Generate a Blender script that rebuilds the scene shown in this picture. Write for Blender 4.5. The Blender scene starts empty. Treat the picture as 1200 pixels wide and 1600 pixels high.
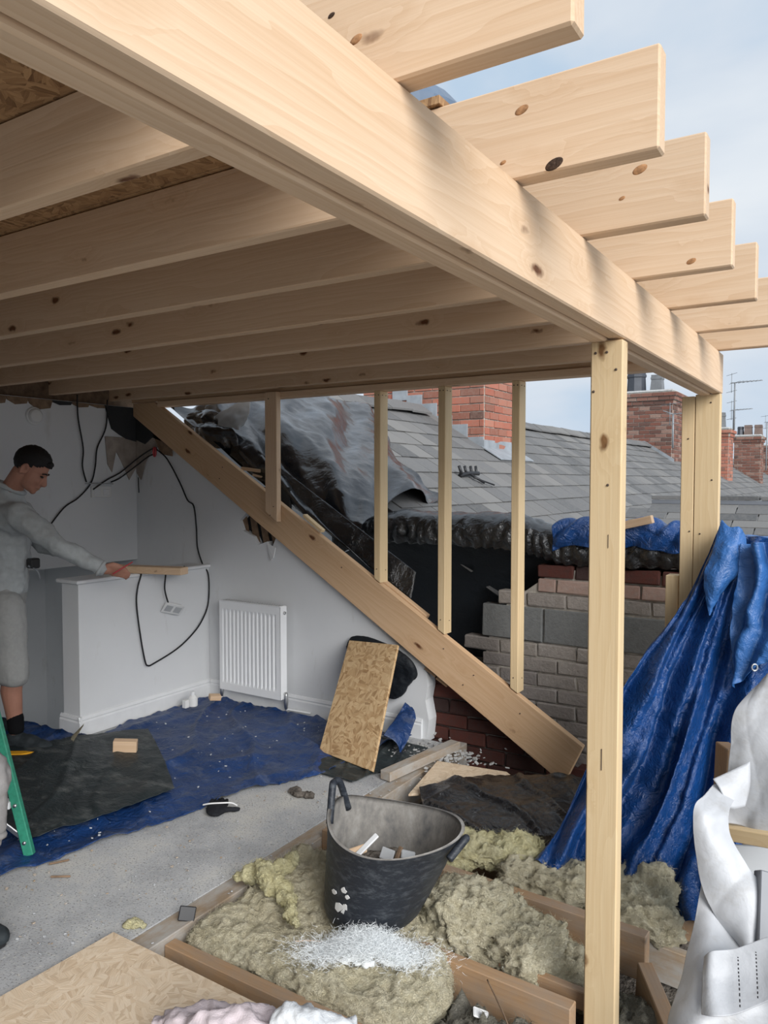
import bpy, bmesh, math, random
from math import radians, sin, cos, pi, sqrt
from mathutils import Vector, Matrix, noise, Euler

random.seed(7)
S = bpy.context.scene
COL = S.collection

# ------------------------------------------------------------ camera, sky, light, exposure
cam = bpy.data.cameras.new('camera')
cam.sensor_fit = 'VERTICAL'; cam.sensor_height = 36.0; cam.lens = 27.045
cam.clip_start = 0.02; cam.clip_end = 500
co = bpy.data.objects.new('camera', cam); COL.objects.link(co)
co.location = (0, 0, 1.6)
co.rotation_euler = (radians(90 - 2.382), 0, radians(32.4))
S.camera = co

W = bpy.data.worlds.new('overcast_sky'); S.world = W; W.use_nodes = True
wn = W.node_tree; wn.nodes.clear()
w_out = wn.nodes.new('ShaderNodeOutputWorld'); w_bg = wn.nodes.new('ShaderNodeBackground')
w_tc = wn.nodes.new('ShaderNodeTexCoord'); w_map = wn.nodes.new('ShaderNodeMapping')
w_map.inputs['Scale'].default_value = (1.0, 1.0, 2.2)
w_no = wn.nodes.new('ShaderNodeTexNoise'); w_no.inputs['Scale'].default_value = 2.1
w_no.inputs['Detail'].default_value = 5; w_no.inputs['Roughness'].default_value = .5
w_no.inputs['Distortion'].default_value = .3
w_r = wn.nodes.new('ShaderNodeValToRGB')
w_r.color_ramp.elements[0].position = .36; w_r.color_ramp.elements[0].color = (.52, .66, .82, 1)
w_r.color_ramp.elements[1].position = .66; w_r.color_ramp.elements[1].color = (.84, .89, .94, 1)
e = w_r.color_ramp.elements.new(.5); e.color = (.68, .76, .86, 1)
wn.links.new(w_tc.outputs['Generated'], w_map.inputs['Vector'])
wn.links.new(w_map.outputs[0], w_no.inputs['Vector'])
wn.links.new(w_no.outputs['Fac'], w_r.inputs[0])
wn.links.new(w_r.outputs[0], w_bg.inputs['Color'])
w_bg.inputs['Strength'].default_value = .80
wn.links.new(w_bg.outputs[0], w_out.inputs['Surface'])

sun = bpy.data.lights.new('veiled_sun', 'SUN'); sun.energy = 3.3; sun.angle = radians(38)
sun.color = (1, .99, .975)
so = bpy.data.objects.new('veiled_sun', sun); COL.objects.link(so)
so.rotation_euler = (radians(63), 0, radians(56)); so.location = (6, -4, 8)

S.view_settings.view_transform = 'Standard'; S.view_settings.look = 'None'
S.view_settings.exposure = 0.28; S.view_settings.gamma = 1.0
S.view_settings.use_curve_mapping = False

# ------------------------------------------------------------ helpers
def lin(h):
    r = []
    for i in (1, 3, 5):
        v = int(h[i:i + 2], 16) / 255
        r.append(v / 12.92 if v <= .04045 else ((v + .055) / 1.055) ** 2.4)
    return (*r, 1)

class G:
    """small node-graph writer for one material"""
    def __init__(s, name, rough=.7, spec=.3):
        s.m = bpy.data.materials.new(name); s.m.use_nodes = True
        s.t = s.m.node_tree; s.t.nodes.clear()
        s.o = s.t.nodes.new('ShaderNodeOutputMaterial')
        s.b = s.t.nodes.new('ShaderNodeBsdfPrincipled')
        s.b.inputs['Roughness'].default_value = rough
        s.b.inputs['Specular IOR Level'].default_value = spec
        s.t.links.new(s.b.outputs[0], s.o.inputs['Surface'])
    def put(s, sock, v):
        if isinstance(v, bpy.types.NodeSocket): s.t.links.new(v, sock)
        elif isinstance(v, (tuple, list)) and sock.type == 'RGBA' and len(v) == 3: sock.default_value = (*v, 1)
        else: sock.default_value = v
    def n(s, kind, props=None, **ins):
        nd = s.t.nodes.new('ShaderNode' + kind)
        for k, v in (props or {}).items(): setattr(nd, k, v)
        for k, v in ins.items():
            k = k.replace('_', ' ')
            s.put(nd.inputs[int(k[1:])] if k[0] == 'i' and k[1:].isdigit() else nd.inputs[k], v)
        return nd
    def math(s, op, a, b=0.0, c=0.0):
        nd = s.n('Math', {'operation': op}); s.put(nd.inputs[0], a); s.put(nd.inputs[1], b); s.put(nd.inputs[2], c); return nd.outputs[0]
    def vmath(s, op, a, b=(0, 0, 0)):
        nd = s.n('VectorMath', {'operation': op}); s.put(nd.inputs[0], a); s.put(nd.inputs[1], b); return nd.outputs[0]
    def ramp(s, fac, *stops):
        nd = s.n('ValToRGB'); s.put(nd.inputs[0], fac); cr = nd.color_ramp
        while len(cr.elements) < len(stops): cr.elements.new(.5)
        for e, (p, c) in zip(cr.elements, stops):
            e.position = p; e.color = c if len(c) == 4 else (*c, 1)
        return nd.outputs[0]
    def mix(s, fac, a, b, mode='MIX'):
        nd = s.n('Mix', {'data_type': 'RGBA', 'blend_type': mode})
        s.put(nd.inputs[0], fac); s.put(nd.inputs[6], a); s.put(nd.inputs[7], b); return nd.outputs[2]
    def obj(s): return s.n('TexCoord').outputs['Object']
    def world(s): return s.n('NewGeometry').outputs['Position']
    def rnd(s): return s.n('ObjectInfo').outputs['Random']
    def isl(s): return s.n('NewGeometry').outputs['Random Per Island']
    def noise(s, vec, scale, detail=4, rough=.55, dist=0.0):
        return s.n('TexNoise', Vector=vec, Scale=scale, Detail=detail, Roughness=rough, Distortion=dist).outputs['Fac']
    def scale(s, vec, v): return s.vmath('MULTIPLY', vec, v)
    def col(s, c): s.put(s.b.inputs['Base Color'], c)
    def rough(s, r): s.put(s.b.inputs['Roughness'], r)
    def bump(s, h, strength=.3, dist=.01):
        nd = s.n('Bump', Height=h, Strength=strength, Distance=dist)
        s.t.links.new(nd.outputs[0], s.b.inputs['Normal'])

MAT = {}
def pine(name, light, dark, knot, dirt=0.0, dirtcol=(.25, .23, .2), gate_=.58):
    g = G(name, .62, .25)
    p = g.vmath('ADD', g.obj(), g.scale(g.n('Combine' + 'XYZ', i0=g.math('MULTIPLY', g.rnd(), 37.0), i1=g.math('MULTIPLY', g.rnd(), 1.3), i2=g.math('MULTIPLY', g.rnd(), .7)).outputs[0], (1, 1, 1)))
    # knots: sparse ellipsoids stretched along the board
    kd = g.n('TexNoise', Vector=p, Scale=30.0, Detail=2.0).outputs['Color']
    kp = g.vmath('ADD', g.scale(p, (3.8, 9.5, 9.5)), g.scale(kd, (.18, .18, .18)))
    kv = g.n('TexVoronoi', {'feature': 'F1'}, Vector=kp, Scale=1.0)
    d = kv.outputs['Distance']; gate = g.math('GREATER_THAN', g.n('SeparateColor', i0=kv.outputs['Color']).outputs[0], gate_)
    near = g.math('MULTIPLY', g.ramp(d, (.0, (1, 1, 1)), (.42, (0, 0, 0))), gate)
    core = g.math('MULTIPLY', g.ramp(d, (.07, (1, 1, 1)), (.15, (0, 0, 0))), gate)
    # growth rings, bent round the knots
    wob = g.noise(g.scale(p, (.8, 5, 5)), 1.0, 3)
    q = g.scale(p, (.10, 1, 1))
    off = g.math('ADD', g.math('MULTIPLY', wob, .09), g.math('MULTIPLY', near, .03))
    q = g.vmath('ADD', q, g.n('CombineXYZ', i0=0.0, i1=off, i2=g.math('MULTIPLY', off, .8)).outputs[0])
    rings = g.n('TexWave', {'wave_type': 'RINGS', 'rings_direction': 'X', 'wave_profile': 'SAW'}, Vector=q, Scale=22.0, Distortion=.8, Detail=2.0).outputs['Fac']
    fine = g.noise(g.scale(p, (3, 160, 160)), 1.0, 3)
    tone = g.noise(g.scale(p, (.7, 4, 4)), 1.0, 2)
    fac = g.math('ADD', g.math('MULTIPLY', rings, .19), g.math('ADD', g.math('MULTIPLY', fine, .42), g.math('MULTIPLY', tone, .40)))
    c = g.ramp(fac, (.28, light), (.62, tuple((a * .55 + b * .45) for a, b in zip(light, dark))), (.95, dark))
    c = g.mix(g.math('MULTIPLY', near, .35), c, dark)
    c = g.mix(core, c, g.mix(g.noise(p, 60.0, 2), knot, tuple(k * .35 for k in knot)))
    tint = g.math('MULTIPLY_ADD', g.rnd(), .22, .89)
    c = g.mix(1.0, c, g.n('CombineColor', i0=tint, i1=g.math('MULTIPLY', tint, .995), i2=g.math('MULTIPLY', tint, .985)).outputs[0], 'MULTIPLY')
    if dirt:
        dm = g.ramp(g.noise(g.scale(p, (2, 4, 4)), 2.5, 6, .7), (.38, (0, 0, 0)), (.62, (dirt, dirt, dirt)))
        c = g.mix(dm, c, dirtcol)
    g.col(c); g.bump(g.math('ADD', fine, g.math('MULTIPLY', core, .6)), .18, .003)
    MAT[name] = g.m
pine('pine', (.735, .55, .385), (.54, .335, .185), (.19, .075, .03), gate_=.30)
pine('pine_orange', (.68, .475, .30), (.48, .275, .135), (.18, .07, .03))
pine('pine_post', (.74, .575, .355), (.58, .40, .21), (.28, .14, .055), gate_=.8)
pine('old_timber', (.42, .27, .155), (.26, .145, .07), (.09, .045, .02), .5, (.30, .26, .22))
pine('dusty_timber', (.40, .31, .22), (.26, .18, .11), (.1, .06, .03), .85, (.42, .41, .39))

def osb(name, a, b, cdark):
    g = G(name, .7, .25); p = g.obj()
    v1 = g.n('TexVoronoi', Vector=g.vmath('ADD', p, g.scale(g.n('TexNoise', Vector=p, Scale=14.0).outputs['Color'], (.03, .03, .03))), Scale=24.0)
    ang = g.math('MULTIPLY', g.n('SeparateColor', i0=v1.outputs['Color']).outputs[0], 6.283)
    rv = g.n('VectorRotate', {'rotation_type': 'Z_AXIS'}, Vector=p, Angle=ang).outputs[0]
    v2 = g.n('TexVoronoi', Vector=g.scale(rv, (14, 80, 30)), Scale=1.0)
    r2 = g.n('SeparateColor', i0=v2.outputs['Color'])
    st = g.noise(g.scale(rv, (12, 260, 60)), 1.0, 2)
    c = g.ramp(g.math('ADD', g.math('MULTIPLY', r2.outputs[1], .7), g.math('MULTIPLY', st, .35)), (.1, cdark), (.38, b), (.8, a))
    c = g.mix(g.ramp(g.noise(p, 9.0, 5, .7), (.42, (0, 0, 0)), (.7, (.45, .45, .45))), c, tuple(x * .8 for x in a))
    g.col(c); g.bump(g.math('ADD', g.math('MULTIPLY', r2.outputs[2], .7), st), .35, .004)
    MAT[name] = g.m
osb('osb', (.62, .44, .25), (.47, .30, .15), (.24, .13, .055))
osb('osb_pale', (.76, .62, .46), (.68, .53, .37), (.53, .39, .26))
osb('osb_deck', (.46, .28, .14), (.32, .18, .085), (.15, .075, .035))

def plain(name, c, rough=.6, spec=.3, var=.12, scale=6.0, bump=0.0, bs=80.0, dist=.004, metallic=0.0, c2=None):
    g = G(name, rough, spec); p = g.world()
    nz = g.noise(p, scale, 5)
    g.col(g.ramp(nz, (.3, tuple(x * (1 - var) for x in c[:3])), (.7, c2 or tuple(min(1, x * (1 + var)) for x in c[:3]))))
    if bump: g.bump(g.noise(p, bs, 4), bump, dist)
    g.b.inputs['Metallic'].default_value = metallic
    MAT[name] = g.m
def plaster(name, c):
    g = G(name, .75, .2); p = g.world()
    s1 = g.noise(p, 1.6, 5, .6); s2 = g.noise(g.scale(p, (1, 1, .35)), 7.0, 5, .65)
    cc = g.mix(g.ramp(s1, (.45, (0, 0, 0)), (.75, (.22, .22, .22))), c, tuple(x * .72 for x in c))
    cc = g.mix(g.ramp(s2, (.62, (0, 0, 0)), (.74, (.35, .35, .35))), cc, (.46, .44, .40))
    g.col(cc); g.bump(g.noise(p, 45.0, 4), .06, .004); MAT[name] = g.m
plaster('white_plaster', (.70, .71, .72))
plain('white_paint', (.74, .75, .76), .42, .4, .05, 9)
plain('radiator_enamel', (.80, .81, .82), .3, .5, .02)
plain('white_plastic', (.72, .72, .71), .4, .4, .05)
plain('steel', (.55, .56, .57), .32, .5, .1, metallic=.9)
plain('black_plastic', (.018, .018, .02), .45, .4)
plain('cable_black', (.012, .012, .014), .5, .35)
plain('red_plastic', (.45, .05, .06), .4, .4)
plain('rust_nail', (.07, .05, .04), .6)
plain('knot_brown', (.36, .185, .085), .7, .2, .45, 90)
plain('knot_black', (.05, .03, .02), .8, .2, .8, 90, .8, 200)
plain('green_fibreglass', (.035, .25, .16), .42, .4, .18, 60)
plain('yellow_plastic', (.75, .36, .02), .4, .4)
plain('torn_paper', (.36, .31, .27), .9, .1, .2, 14, .3, 60)
plain('dark_void', (.045, .046, .048), .9, .1)  # near-black that paints in the shade of torn plaster voids
plain('lath_brown', (.22, .15, .10), .85, .1, .3, 20)
plain('lead', (.27, .29, .31), .5, .4, .2, 8)
plain('cement', (.42, .42, .41), .9, .1, .2, 20, .4, 60)
plain('clay_pot_dark', (.055, .06, .072), .4, .5, .2, 5)
plain('clay_pot_grey', (.16, .165, .17), .55, .4, .2, 5)
plain('clay_pot_brown', (.19, .14, .12), .7, .2, .2, 5)
plain('mortar', (.36, .33, .29), .95, .1, .35, 22, .8, 50)
plain('mortar_dark', (.13, .11, .10), .95, .1, .45, 14, .5, 60)
plain('glove_fabric', (.014, .015, .018), .8, .2, .2)
plain('aerial_metal', (.25, .26, .27), .5, .4)
plain('pink_cloth', (.60, .52, .54), .9, .1, .1, 20, .5, 240)
plain('white_cloth', (.68, .70, .72), .9, .1, .08, 20, .5, 240)
plain('grey_board', (.42, .43, .44), .7, .2, .08, 4)
plain('grey_channel', (.17, .18, .20), .4, .5, .1, 4)
plain('blue_grey_plastic', (.10, .14, .20), .4, .4)
# people
plain('skin', (.40, .195, .135), .55, .3, .12, 12)
plain('hair', (.012, .010, .010), .6, .3, .3, 80, .6, 300)
plain('grey_marl', (.42, .44, .445), .9, .12, .10, 26, .35, 400)
plain('grey_shorts', (.36, .36, .35), .9, .12, .05, 60, .3, 300)
plain('sock_black', (.008, .008, .009), .9, .1)
plain('shoe_dark', (.028, .034, .038), .7, .2, .3, 20)
plain('eye_dark', (.02, .015, .012), .3, .5)
plain('trouser_grey', (.26, .25, .245), .9, .1, .15, 20, .3, 300)

def tarp(name, c, rough, dust=0.0, dustc=(.5, .5, .48), wr=1.0, weave=0.0, fold=9.0):
    g = G(name, rough, .5); p = g.world()
    if weave: g.b.inputs['Specular IOR Level'].default_value = .9; g.b.inputs['Coat Weight'].default_value = weave; g.b.inputs['Coat Roughness'].default_value = .22
    cr = g.noise(p, fold, 5, .6, 1.2); rid = g.math('ABSOLUTE', g.math('SUBTRACT', cr, .5))
    cc = g.ramp(g.noise(p, 4.0, 4), (.3, tuple(x * .8 for x in c)), (.7, tuple(min(1, x * 1.2) for x in c)))
    if dust:
        dm = g.ramp(g.noise(g.scale(p, (1.4, 2.4, 2)), 4.5, 8, .72), (.52, (0, 0, 0)), (.78, (dust, dust, dust)))
        cc = g.mix(dm, cc, dustc)
    g.col(cc)
    h = g.math('MULTIPLY', rid, 1.6)
    h = g.math('ADD', h, g.math('MULTIPLY', g.noise(p, 38.0, 3, .6, .8), .35))
    g.bump(h, .75 * wr, .02)
    MAT[name] = g.m
tarp('blue_sheet', (.010, .042, .15), .40, .45, (.26, .28, .30))
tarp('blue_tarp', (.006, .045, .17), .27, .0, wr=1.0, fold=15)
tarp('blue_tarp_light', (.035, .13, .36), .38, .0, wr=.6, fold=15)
tarp('green_black_sheet', (.016, .024, .026), .5, .4, (.36, .37, .35), .6)
tarp('black_poly', (.006, .007, .009), .26, .06, (.3, .31, .32), 1.0, .25, fold=8)
tarp('silver_poly', (.008, .009, .012), .24, .12, (.42, .43, .45), .6, .45, fold=5)
tarp('navy_membrane', (.003, .006, .010), .7, 0, wr=.5)
tarp('white_tarp', (.50, .51, .53), .45, .75, (.32, .30, .27), .16, fold=5)
tarp('white_tarp_patch', (.44, .45, .47), .5, .2, (.40, .38, .36), .2, fold=6)

def bricks(name, cols, stain, bump=.5):
    g = G(name, .88, .15); p = g.world()
    r = g.math('FRACT', g.math('ADD', g.rnd(), g.math('MULTIPLY', g.isl(), 7.31)))
    k = len(cols)
    c = g.ramp(r, *[(i / max(1, k - 1), x) for i, x in enumerate(cols)])
    nz = g.noise(p, 34.0, 6, .7)
    c = g.mix(g.ramp(nz, (.4, (0, 0, 0)), (.75, (.6, .6, .6))), c, stain)
    g.col(c); g.bump(g.noise(p, 60.0, 5, .7), bump, .006); MAT[name] = g.m
bricks('brick_red', [(.33, .10, .065), (.42, .15, .10), (.25, .10, .07), (.46, .19, .13), (.13, .075, .06)], (.30, .20, .16))
bricks('brick_soot', [(.17, .075, .055), (.22, .09, .065), (.10, .06, .05), (.25, .12, .09), (.30, .20, .16)], (.14, .10, .085))
bricks('brick_dark', [(.085, .030, .024), (.11, .038, .03), (.065, .028, .024), (.05, .03, .028)], (.06, .045, .042))
bricks('brick_grey', [(.29, .26, .235), (.36, .325, .295), (.25, .225, .21), (.33, .295, .26)], (.19, .17, .155), 1.0)
bricks('brick_pale_red', [(.30, .17, .135), (.34, .24, .2), (.22, .10, .08)], (.33, .29, .26))
bricks('block_grey', [(.165, .17, .168), (.20, .205, .20)], (.12, .12, .12), .8)
bricks('slate', [(.115, .117, .12), (.17, .17, .17), (.14, .14, .142), (.21, .205, .198), (.10, .102, .105)], (.21, .20, .185), .6)

def screed():
    g = G('screed', .9, .15); p = g.world()
    a = g.noise(p, 2.2, 6, .62); b = g.noise(p, 55.0, 5, .7); v = g.noise(p, 130.0, 2)
    c = g.ramp(a, (.34, (.33, .335, .345)), (.5, (.47, .475, .48)), (.66, (.60, .585, .545)))
    c = g.mix(g.ramp(b, (.57, (0, 0, 0)), (.66, (.8, .8, .8))), c, (.62, .60, .54))
    c = g.mix(g.ramp(v, (.34, (.75, .75, .75)), (.42, (0, 0, 0))), c, (.16, .155, .15))
    g.col(c); g.bump(g.math('ADD', b, v), .4, .004); MAT['screed'] = g.m
screed()
def wool(name, a, b, dirt):
    g = G(name, 1.0, .05); p = g.world()
    n1 = g.noise(p, 26.0, 8, .72, .6); n2 = g.noise(p, 5.0, 5, .6); n3 = g.noise(g.scale(p, (1, 1, 2)), 130.0, 3, .6, 1.5)
    c = g.ramp(n1, (.26, tuple(x * .62 for x in b)), (.42, b), (.62, a))
    c = g.mix(g.ramp(n2, (.5, (0, 0, 0)), (.74, (.6, .6, .6))), c, dirt)
    g.col(c); g.bump(g.math('ADD', n1, g.math('MULTIPLY', n3, .8)), 1.0, .022); MAT[name] = g.m
wool('mineral_wool', (.90, .83, .62), (.76, .68, .47), (.66, .58, .42))
wool('yellow_wool', (.94, .88, .56), (.86, .78, .44), (.78, .71, .48))
wool('grey_wool', (.42, .39, .31), (.28, .26, .21), (.16, .155, .145))
plain('rubble', (.16, .14, .12), .95, .1, .5, 30, 1.0, 50, .02)
plain('white_fibre', (.82, .85, .86), .8, .2, .03)
def tub_mat():
    g = G('black_rubber', .5, .4); p = g.obj()
    d = g.ramp(g.noise(g.scale(p, (6, 6, 14)), 3.0, 8, .75), (.5, (0, 0, 0)), (.8, (.5, .5, .5)))
    g.col(g.mix(d, (.020, .024, .032), (.20, .22, .24))); g.bump(g.noise(g.scale(p, (30, 30, 60)), 2.0, 4), .35, .004); MAT['black_rubber'] = g.m
    g = G('dusty_rubber', .85, .15); p = g.obj()
    d = g.noise(g.scale(p, (5, 5, 3)), 2.4, 8, .7)
    g.col(g.ramp(d, (.3, (.12, .12, .12)), (.5, (.25, .235, .215)), (.72, (.38, .37, .35)))); MAT['dusty_rubber'] = g.m
tub_mat()

# ------------------------------------------------------------ geometry helpers
def V(*a): return Vector(a if len(a) == 3 else a[0])
def tag(o, label=None, cat=None, group=None, kind=None):
    if label: o['label'] = label
    if cat: o['category'] = cat
    if group: o['group'] = group
    if kind: o['kind'] = kind
    return o
def par(o, p):
    if p is not None:
        o.parent = p; o.matrix_parent_inverse = p.matrix_basis.inverted()
    return o
def add(name, me, parent=None, M=None, mat=None):
    o = bpy.data.objects.new(name, me); COL.objects.link(o)
    if M is not None: o.matrix_basis = M
    if mat: 
        if len(me.materials) == 0: me.materials.append(MAT[mat])
        elif me.materials[0] != MAT[mat]:
            o.material_slots[0].link = 'OBJECT'; o.material_slots[0].material = MAT[mat]
    return par(o, parent)
def empty(name, loc): 
    o = bpy.data.objects.new(name, None); COL.objects.link(o); o.location = loc; o.empty_display_size = .1; return o
def mesh(name, vs, fs, smooth=False):
    me = bpy.data.meshes.new(name); me.from_pydata([tuple(v) for v in vs], [], fs); me.update()
    if smooth: me.polygons.foreach_set('use_smooth', [True] * len(me.polygons))
    return me
def cbox_data(lx, ly, lz, b):
    h = (lx / 2, ly / 2, lz / 2); vs = []; ix = {}
    for sx in (-1, 1):
        for sy in (-1, 1):
            for sz in (-1, 1):
                for ax in range(3):
                    s = (sx, sy, sz)
                    ix[(s, ax)] = len(vs)
                    vs.append(tuple(s[k] * (h[k] - (0 if k == ax else b)) for k in range(3)))
    fs = []
    for ax in range(3):
        o = [k for k in range(3) if k != ax]
        for s in (-1, 1):
            q = []
            for a, c in ((-1, -1), (1, -1), (1, 1), (-1, 1)):
                t = [0, 0, 0]; t[ax] = s; t[o[0]] = a; t[o[1]] = c; q.append(ix[(tuple(t), ax)])
            fs.append(q)
    for ax in range(3):
        o = [k for k in range(3) if k != ax]
        for a in (-1, 1):
            for c in (-1, 1):
                t0 = [0, 0, 0]; t0[o[0]] = a; t0[o[1]] = c; t1 = list(t0); t0[ax] = -1; t1[ax] = 1
                fs.append([ix[(tuple(t0), o[0])], ix[(tuple(t1), o[0])], ix[(tuple(t1), o[1])], ix[(tuple(t0), o[1])]])
    for sx in (-1, 1):
        for sy in (-1, 1):
            for sz in (-1, 1): fs.append([ix[((sx, sy, sz), k)] for k in range(3)])
    out = []
    for f in fs:
        a, c, d = (Vector(vs[i]) for i in f[:3])
        n = (c - a).cross(d - a); m = sum((Vector(vs[i]) for i in f), Vector()) / len(f)
        out.append(f if n.dot(m) > 0 else f[::-1])
    return vs, out
_mc = {}
def cbox(lx, ly, lz, b=.003, name='block', key=None):
    k = (round(lx, 4), round(ly, 4), round(lz, 4), b, key)
    if k not in _mc: _mc[k] = mesh(name, *cbox_data(lx, ly, lz, b))
    return _mc[k]
_bv = random.Random(21)
def rough_brick(l, d, h, mat, rng, b=.006, j=.004):
    """one of three chipped brick shapes for this size, shared between alike bricks"""
    k = ('rb', round(l, 3), d, round(h, 3), mat, rng.randrange(3))
    if k not in _mc:
        vs, fs = cbox_data(l, d, h, b)
        _mc[k] = mesh('brick', [tuple(c + _bv.uniform(-j, j) for c in v) for v in vs], fs)
    return _mc[k]
def frame(x, z, loc):
    x = V(x).normalized(); y = V(z).cross(x).normalized(); z = x.cross(y)
    return Matrix(((x.x, y.x, z.x, loc[0]), (x.y, y.y, z.y, loc[1]), (x.z, y.z, z.z, loc[2]), (0, 0, 0, 1)))
def plank(name, p0, p1, w, h, mat, up=(0, 0, 1), b=.003, parent=None):
    """timber from p0 to p1 (centre line), w across, h along up"""
    p0, p1 = V(p0), V(p1); 
    return add(name, cbox((p1 - p0).length, w, h, b, name, mat), parent, frame(p1 - p0, up, (p0 + p1) / 2), mat)
def bx(name, lo, hi, mat, parent=None, b=.003, key=None):
    lo, hi = V(lo), V(hi); d = hi - lo
    return add(name, cbox(d.x, d.y, d.z, b, name, (mat, key)), parent, Matrix.Translation((lo + hi) / 2), mat)
def prism(name, poly, ex, mat, parent=None, bevel=0.0, M=None):
    """polygon (3D points) pushed along vector ex"""
    ex = V(ex); n = len(poly); vs = [V(p) for p in poly] + [V(p) + ex for p in poly]
    fs = [list(range(n)), list(range(2 * n - 1, n - 1, -1))] + [[i, i + n, (i + 1) % n + n, (i + 1) % n] for i in range(n)]
    bm = bmesh.new(); bv = [bm.verts.new(v) for v in vs]
    for f in fs: bm.faces.new([bv[i] for i in f])
    bmesh.ops.recalc_face_normals(bm, faces=bm.faces)
    if bevel: bmesh.ops.bevel(bm, geom=list(bm.edges), offset=bevel, segments=1, affect='EDGES', clamp_overlap=True)
    me = bpy.data.meshes.new(name); bm.to_mesh(me); bm.free()
    return add(name, me, parent, M, mat)
def cr(p, t):
    """Catmull-Rom through list p at t in 0..1"""
    n = len(p) - 1; f = min(max(t, 0), 1) * n; i = min(int(f), n - 1); f -= i
    a, b, c, d = p[max(i - 1, 0)], p[i], p[i + 1], p[min(i + 2, n)]
    return .5 * ((2 * b) + (c - a) * f + (2 * a - 5 * b + 4 * c - d) * f * f + (3 * b - a - 3 * c + d) * f ** 3)
def tube_data(pts, r, seg=8, steps=None, curved=True):
    pts = [V(p) for p in pts]; rs = r if isinstance(r, (list, tuple)) else [r] * len(pts)
    if curved and len(pts) > 2:
        st = steps or (len(pts) - 1) * 6
        P = [cr(pts, i / st) for i in range(st + 1)]; Rr = [cr(list(rs), i / st) for i in range(st + 1)]
    else: P, Rr = pts, rs
    vs, fs = [], []; up = V(0, 0, 1); prev = None
    for i, p in enumerate(P):
        t = (P[min(i + 1, len(P) - 1)] - P[max(i - 1, 0)]).normalized()
        if prev is None:
            s = t.cross(up); s = t.cross(V(1, 0, 0)) if s.length < .05 else s
        else: s = prev - t * prev.dot(t)
        s.normalize(); prev = s; q = t.cross(s)
        for k in range(seg):
            a = 2 * pi * k / seg; vs.append(p + (s * cos(a) + q * sin(a)) * Rr[i])
    for i in range(len(P) - 1):
        for k in range(seg):
            fs.append([i * seg + k, i * seg + (k + 1) % seg, (i + 1) * seg + (k + 1) % seg, (i + 1) * seg + k])
    fs += [list(range(seg - 1, -1, -1)), list(range((len(P) - 1) * seg, len(P) * seg))]
    return vs, fs
def tube(name, pts, r, mat, parent=None, seg=8, curved=True, steps=None):
    return add(name, mesh(name, *tube_data(pts, r, seg, steps, curved), smooth=True), parent, None, mat)
def joined(datas):
    vs, fs = [], []
    for v, f in datas:
        o = len(vs); vs += list(v); fs += [[i + o for i in q] for q in f]
    return vs, fs
def xf(data, M): return [M @ V(v) for v in data[0]], data[1]
def fbm(p, o=4): return noise.fractal(p, 1.0, 2.0, o)
def ridged(p, o=4): return noise.ridged_multi_fractal(p, .9, 2.1, o, 1.0, 2.0) - 1.0
def surf(name, ctrl, nu, nv, mat, disp=None, parent=None, thick=.002):
    C_ = [[V(p) for p in row] for row in ctrl]
    rows = [[cr(r, i / nu) for i in range(nu + 1)] for r in C_]
    P = [[cr([r[i] for r in rows], j / nv) for i in range(nu + 1)] for j in range(nv + 1)]
    if disp:
        N = []
        for j in range(nv + 1):
            for i in range(nu + 1):
                a = P[j][min(i + 1, nu)] - P[j][max(i - 1, 0)]; b = P[min(j + 1, nv)][i] - P[max(j - 1, 0)][i]
                n = a.cross(b); N.append(n.normalized() if n.length > 1e-9 else V(0, 0, 1))
        k = 0; Q = []
        for j in range(nv + 1):
            for i in range(nu + 1):
                d = disp(i / nu, j / nv, P[j][i])
                Q.append(P[j][i] + (d if isinstance(d, Vector) else N[k] * d)); k += 1
    else: Q = [p for r in P for p in r]
    w = nu + 1
    fs = [[j * w + i, j * w + i + 1, (j + 1) * w + i + 1, (j + 1) * w + i] for j in range(nv) for i in range(nu)]
    o = add(name, mesh(name, Q, fs, True), parent, None, mat)
    if thick:
        m = o.modifiers.new('thickness', 'SOLIDIFY'); m.thickness = thick; m.offset = 0
    return o
def ell_data(c, r, axes=None, nu=16, nv=10):
    vs, fs = [], []; c = V(c)
    ax = axes or (V(1, 0, 0), V(0, 1, 0), V(0, 0, 1))
    for j in range(nv + 1):
        t = pi * j / nv
        for i in range(nu):
            a = 2 * pi * i / nu
            vs.append(c + ax[0] * (r[0] * sin(t) * cos(a)) + ax[1] * (r[1] * sin(t) * sin(a)) + ax[2] * (r[2] * cos(t)))
    for j in range(nv):
        for i in range(nu): fs.append([j * nu + i, j * nu + (i + 1) % nu, (j + 1) * nu + (i + 1) % nu, (j + 1) * nu + i][::-1])
    return vs, fs
def cap_data(p0, r0, p1, r1, n=14):
    """tapered capsule"""
    p0, p1 = V(p0), V(p1); t = (p1 - p0); L = t.length; t.normalize()
    s = t.cross(V(0, 0, 1)); s = t.cross(V(1, 0, 0)) if s.length < .05 else s
    s.normalize(); q = t.cross(s); vs, fs = [], []; rings = []
    for k in range(5): a = -pi / 2 + k * pi / 8; rings.append((p0 + t * (r0 * sin(a)), r0 * cos(a)))
    for k in range(5): a = k * pi / 8; rings.append((p1 + t * (r1 * sin(a)), r1 * cos(a)))
    for c, r in rings:
        for i in range(n): a = 2 * pi * i / n; vs.append(c + (s * cos(a) + q * sin(a)) * max(r, 1e-4))
    for j in range(len(rings) - 1):
        for i in range(n): fs.append([j * n + i, j * n + (i + 1) % n, (j + 1) * n + (i + 1) % n, (j + 1) * n + i])
    fs += [list(range(n - 1, -1, -1)), list(range((len(rings) - 1) * n, len(rings) * n))]
    return vs, fs
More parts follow.
